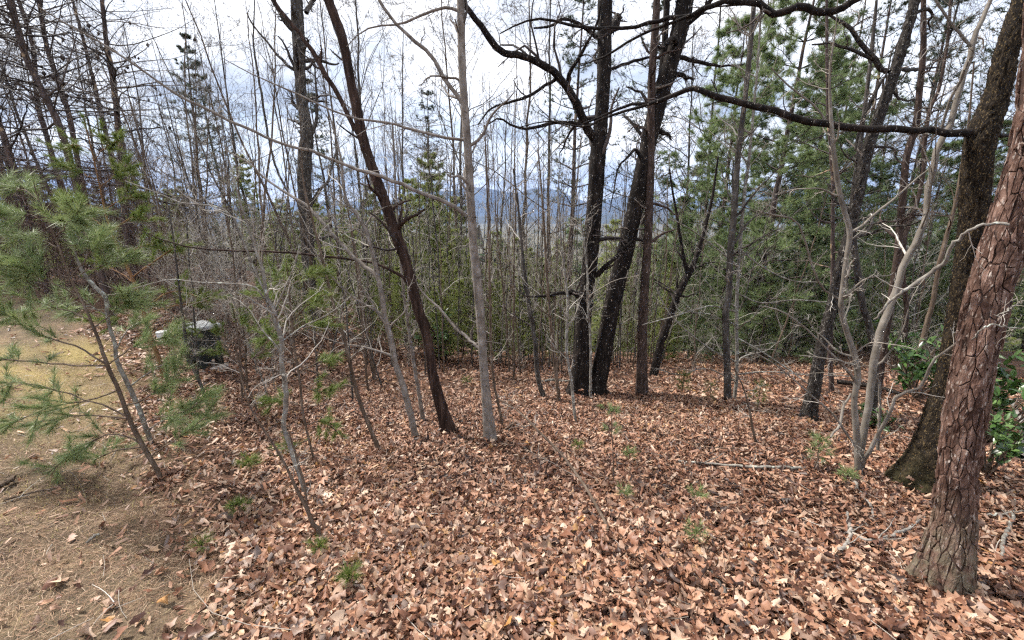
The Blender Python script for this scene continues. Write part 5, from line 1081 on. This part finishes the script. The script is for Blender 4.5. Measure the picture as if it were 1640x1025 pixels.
def strips(n, seed, x, y, L, W, mat, name, label, cat, tilt, stand, curve=.3, rv=None):
    r = np.random.default_rng(seed); az = r.uniform(0, 6.283, n); l = L*r.uniform(.5, 1.3, n)
    el = np.abs(r.normal(size=n))*tilt if not stand else np.clip(r.normal(size=n)*.5+.75, .05, 1.5)
    d = np.stack([np.cos(az)*np.cos(el), np.sin(az)*np.cos(el), np.sin(el)], -1); b = np.stack([x, y, terrain(x, y)+r.uniform(.0, .012, n)], -1)
    s = nrm(np.cross(d, np.array([0, 0, 1.])+r.normal(size=(n, 3))*.3))*W*.5; cv = np.cross(d, s)/W*curve*r.normal(size=(n, 1))*1.0+s/W*curve*r.normal(size=(n, 1))*2
    mid = b+d*l[:, None]*.5+cv*l[:, None]*.35; tip = b+d*l[:, None]
    V = np.stack([b-s, b+s, mid+s*.9, mid-s*.9, tip], 1); i = np.arange(n)[:, None]*5
    mb = MB(); mb.add(V.reshape(-1, 3), np.hstack([i, i+1, i+2, i+3]), np.hstack([i+3, i+2, i+4]), np.repeat(r.random(n) if rv is None else rv, 5))
    tag(obj(name, mb.mesh(name, M[mat], False)), label, cat, kind='stuff')
def wedge(n, r0, r1, a0, a1, seed):
    r = np.random.default_rng(seed); rad = np.sqrt(r.uniform(r0*r0, r1*r1, n)); az = r.uniform(a0, a1, n); return rad*np.sin(az), rad*np.cos(az), r
x, y, r = wedge(150000, 1.0, 7.5, -1.25, -.05, 41); m = lawn_mask(x, y); pat = np.clip(.75+.7*fbm(x*.9, y*.9, 12., 3), .12, 1)
k = r.random(len(x)) < (np.clip(m*1.0+.55*np.exp(-((m-.5)/.3)**2), 0, 1)*pat*np.where(np.hypot(x, y) < 4, 1, .5)); x, y = x[k], y[k]
strips(len(x), 42, x, y, .075, .0017, 'straw', 'pine_straw', 'fallen pine needles scattered over the lawn and its edge', 'pine straw', .16, False, .35)
x, y, r = wedge(120000, 1.0, 13, -1.3, -.15, 43); m = lawn_mask(x, y); pat = np.clip(.55+.9*fbm(x*.55, y*.55, 15., 3), .08, 1)
rad = np.hypot(x, y); k = r.random(len(x)) < m*pat; x, y, rad = x[k], y[k], rad[k]
gy = np.clip(.42+.38*fbm(x*.35, y*.35, 20., 2)+np.random.default_rng(9).normal(size=len(x))*.16+.14*sstep(3, 7, rad)+.35*np.exp(-(((x-on_ground(70, 590)[0])/1.6)**2+((y-on_ground(70, 590)[1])/1.3)**2)), 0, .9)
strips(len(x), 44, x, y, .034, .003, 'grass', 'lawn_grass', 'short dormant tan and yellow-green lawn grass at left', 'grass', .3, True, .2, gy)

def stick(label, pts, mat, seed, lift=.012, nt=4, name='fallen_branch', heights=None):
    r = np.random.default_rng(seed); P, R = [], []
    for i, (px, py, w) in enumerate(pts):
        g = on_ground(px, py); d = math.sqrt(g[0]**2+g[1]**2+(CAMZ-g[2])**2); g = g+np.array([0, 0, lift+w*.5*d/F+(heights[i] if heights else 0)]); P.append(g); R.append(w*.5*.68*d/F)
    P, R = np.array(P), np.array(R); c = spline(np.column_stack([P, R]), 22); base = P[0]
    mb = MB(); p = c[:, :3]+r.normal(size=(22, 3))*np.array([.004, .004, .002]); rr = np.maximum(c[:, 3], .0018); tubes(mb, p[None], rr[None], 7, r)
    root = empty(name, base, label, 'branch'); obj('stick', mb.mesh('stick', M[mat], off=base), root)
    if nt:
        q, qr = grow(p[None], rr[None], nt, .3, .8, r, K=6, up=.12, wob=.15, rf=.6, t0=.2, flat=.6); tw = MB(); tubes(tw, q, qr, 4, r)
        for j in range(len(q)):
            t_ = MB(); tubes(t_, q[j:j+1], qr[j:j+1], 5, r); obj('twig', t_.mesh('twig', M[mat], off=base), root)
stick('bleached forked branch lying in the leaves left of the flaky pine foot', [(1343, 889, 8), (1353, 882, 7), (1358, 868, 6), (1362, 855, 6), (1356, 838, 5), (1355, 827, 5)], 'white_branch', 201, nt=2)
stick('long pale branch lying between the forked branch and the flaky pine', [(1362, 858, 5), (1385, 870, 5), (1410, 869, 5), (1440, 858, 5), (1462, 845, 4), (1480, 832, 3)], 'white_branch', 202, nt=3)
stick('short bleached stick pointing down from the beech foot', [(1368, 777, 5), (1374, 792, 5), (1385, 805, 4), (1394, 815, 4), (1397, 833, 3)], 'white_branch', 203, nt=0)
stick('straight grey pole lying across the leaves right of centre', [(1085, 742, 4), (1120, 746, 5), (1160, 749, 5), (1210, 753, 6), (1282, 755, 6)], 'lichen', 204, nt=2)
stick('thin fallen twig slanting across the leaves left of the grey pole', [(980, 655, 2), (1020, 672, 3), (1060, 690, 3), (1100, 712, 3), (1140, 720, 3), (1200, 722, 2)], 'brown', 205, nt=3)
stick('thin brown twig crossing the leaves in front of the fluffy seedling', [(1070, 892, 3), (1110, 889, 4), (1160, 888, 4), (1190, 876, 3), (1225, 860, 2)], 'brown', 206, nt=3)
stick('dark stick under the fluffy seedling running down to the right', [(1100, 870, 3), (1125, 900, 4), (1145, 930, 5), (1165, 960, 7)], 'greyrough', 207, nt=2)
stick('twiggy fallen branch lying by the foot of the grey centre trunk', [(700, 735, 2), (735, 715, 3), (765, 705, 4), (800, 695, 4), (825, 680, 3)], 'brown', 208, nt=6)
stick('short dark stick on the lawn at the left edge', [(0, 787, 7), (12, 780, 8), (25, 772, 7)], 'brown', 209, nt=0)
stick('long thin stick on the lawn below the short dark one', [(10, 805, 3), (35, 798, 3), (60, 792, 3), (88, 786, 2)], 'brown', 210, nt=0)
stick('small split stick on the lawn in the lower left', [(140, 873, 3), (150, 866, 4), (160, 860, 4)], 'lichen', 211, nt=1)
stick('curled pale twig at the bottom of the leaves, left of middle', [(527, 1012, 3), (545, 1010, 4), (560, 1016, 4), (575, 1030, 3)], 'white_branch', 212, nt=1)
stick('curved thin twig at the lower middle among the leaves', [(780, 1024, 4), (790, 1012, 4), (794, 995, 3), (788, 980, 2)], 'brown', 213, nt=1)
stick('bent bleached dead limb at the right edge behind the flaky pine', [(1632, 740, 8), (1634, 715, 7), (1632, 690, 7), (1622, 668, 6), (1614, 655, 5)], 'white_branch', 214, nt=2, heights=[0, .02, .04, .06, .08])
stick('thin pale stick leaning right of the flaky pine foot', [(1600, 900, 4), (1605, 880, 5), (1612, 855, 5), (1620, 830, 4), (1626, 805, 3)], 'lichen', 215, nt=1)
stick('thin stick lying right of the flaky pine toward the frame edge', [(1575, 830, 3), (1600, 828, 3), (1630, 824, 3), (1660, 822, 2)], 'lichen', 216, nt=1)
stick('rotting log lying at the brow behind the beech', [(1340, 618, 9), (1375, 622, 9), (1410, 628, 8), (1440, 636, 7)], 'oak', 217, nt=1, name='fallen_log')
stick('mossy fallen branch at the brow left of the twin trunks', [(865, 615, 5), (885, 612, 6), (905, 614, 5), (925, 610, 4)], 'lichen', 218, nt=3)
r = np.random.default_rng(91)
for i, (px, py, a, l, reg) in enumerate([(640, 800, .4, 60, 'left of the arching switch'), (760, 850, -.3, 50, 'below the grey centre trunk'), (880, 880, .7, 45, 'left of the arching switch foot'), (1230, 930, -.6, 70, 'left of the flaky pine foot'), (1290, 820, .2, 60, 'left of the bleached forked branch'), (560, 780, -.5, 40, 'right of the kinked sapling'), (690, 930, .1, 40, 'in the lower centre foreground'), (1060, 800, .9, 55, 'right of the tall two-tier seedling')]):
    dxp, dyp = math.cos(a)*l/2, math.sin(a)*l/2*.6
    stick('thin brown twig on the leaves '+reg, [(px-dxp, py-dyp, 2), (px, py+r.uniform(-4, 4), 3), (px+dxp, py+dyp, 2)], 'brown', 230+i, nt=2)

# ================================================================== CABINET, SLAB, BUCKET
def simple(name, rough, stops, scale):
    m, nt, b = newmat(name); n = noise(nt, scale, 5, .6); nt.links.new(ramp(nt, n, stops), b.inputs['Base Color']); b.inputs['Roughness'].default_value = rough; bump(nt, b, n, .15, .004); return m
M['cab'] = simple('dark_cabinet_plastic', .55, [(.35, (.012, .015, .014)), (.7, (.035, .04, .036))], 9)
M['lid'] = simple('pale_weathered_lid', .6, [(.35, (.30, .31, .31)), (.7, (.50, .51, .51))], 7)
M['conc'] = simple('pale_concrete', .9, [(.35, (.36, .31, .27)), (.7, (.56, .50, .45))], 12)
M['whitep'] = simple('white_plastic', .5, [(.35, (.66, .67, .64)), (.7, (.80, .80, .77))], 8)
def bevel_box(cx, cy, z0, z1, w, d, bv):
    """box with chamfered vertical and top edges"""
    def ring(hw, hd, b, z): return [(cx+x, cy+y, z) for x, y in ((-hw+b, -hd), (hw-b, -hd), (hw, -hd+b), (hw, hd-b), (hw-b, hd), (-hw+b, hd), (-hw, hd-b), (-hw, -hd+b))]
    V = ring(w/2, d/2, bv, z0)+ring(w/2, d/2, bv, z1-bv)+ring(w/2-bv, d/2-bv, bv*.6, z1)
    q = []
    for k in range(2):
        for i in range(8): q.append((k*8+i, k*8+(i+1) % 8, k*8+8+(i+1) % 8, k*8+8+i))
    t = [(16, 16+i, 17+i) for i in range(1, 7)]; t += [(0, i+1, i) for i in range(1, 7)]
    return np.array(V), np.array(q), np.array(t)
cb = on_ground(330, 586)
def cabinet():
    root = empty('utility_cabinet', cb, 'dark utility cabinet with pale lid standing in brush beyond the lawn', 'cabinet')
    def bx(name, mat, *a, parent=None):
        V, q, t = bevel_box(*a); mb = MB(); mb.add(V, q, t); return obj(name, mb.mesh(name, M[mat], False), parent or root)
    bx('body', 'cab', 0, 0, .11, .47, .52, .40, .02); l = bx('lid', 'lid', 0, 0, .473, .515, .60, .48, .015)
    for sx in (-.2, .2):
        for sy in (-.14, .14): bx('leg', 'cab', sx, sy, -.02, .107, .12, .11, .01)
    dr = bx('door_panel', 'cab', .0, -.206, .19, .44, .40, .008, .003)
    for i in range(4): bx('vent_slat', 'cab', 0, -.214, .24+i*.035, .256+i*.035, .26, .006, .002, parent=dr)
    bx('latch', 'lid', .15, -.216, .33, .37, .02, .01, .002, parent=dr)
    root.rotation_euler = (0, 0, -.45); root.scale = (.72, .72, 1.15)
cabinet()
V, q, t = bevel_box(0, 0, -.06, .035, .62, .52, .02); mb = MB(); mb.add(V, q, t)
sl = obj('concrete_slab', mb.mesh('concrete_slab', M['conc'], False), None, cb+np.array([-.12, -.02, -.02])); sl.rotation_euler = (0, 0, -.45); tag(sl, 'pale concrete slab under the dark utility cabinet', 'slab')
bkt = on_ground(262, 545); nA = 20; th = np.arange(nA)*2*math.pi/nA
prof = [(.10, 0), (.115, .02), (.125, .15), (.13, .21), (.135, .215), (.135, .235), (.12, .245), (.06, .255), (.001, .257)]
V = np.array([[rr*np.cos(a), rr*np.sin(a), z] for rr, z in prof for a in th]); kk = np.arange(len(prof)-1)[:, None]; jj = np.arange(nA)[None]
q = np.stack([kk*nA+jj, kk*nA+(jj+1) % nA, (kk+1)*nA+(jj+1) % nA, (kk+1)*nA+jj], -1).reshape(-1, 4)
rt = empty('bucket', bkt, 'small white lidded tub in the brush left of the dark cabinet', 'tub'); rt.scale = (.6,)*3
mb = MB(); mb.add(V[:nA*4], q[:nA*3]); obj('body', mb.mesh('body', M['whitep']), rt); mb = MB(); mb.add(V[nA*3:], q[nA*3:]-nA*3); obj('lid', mb.mesh('lid', M['whitep']), rt)
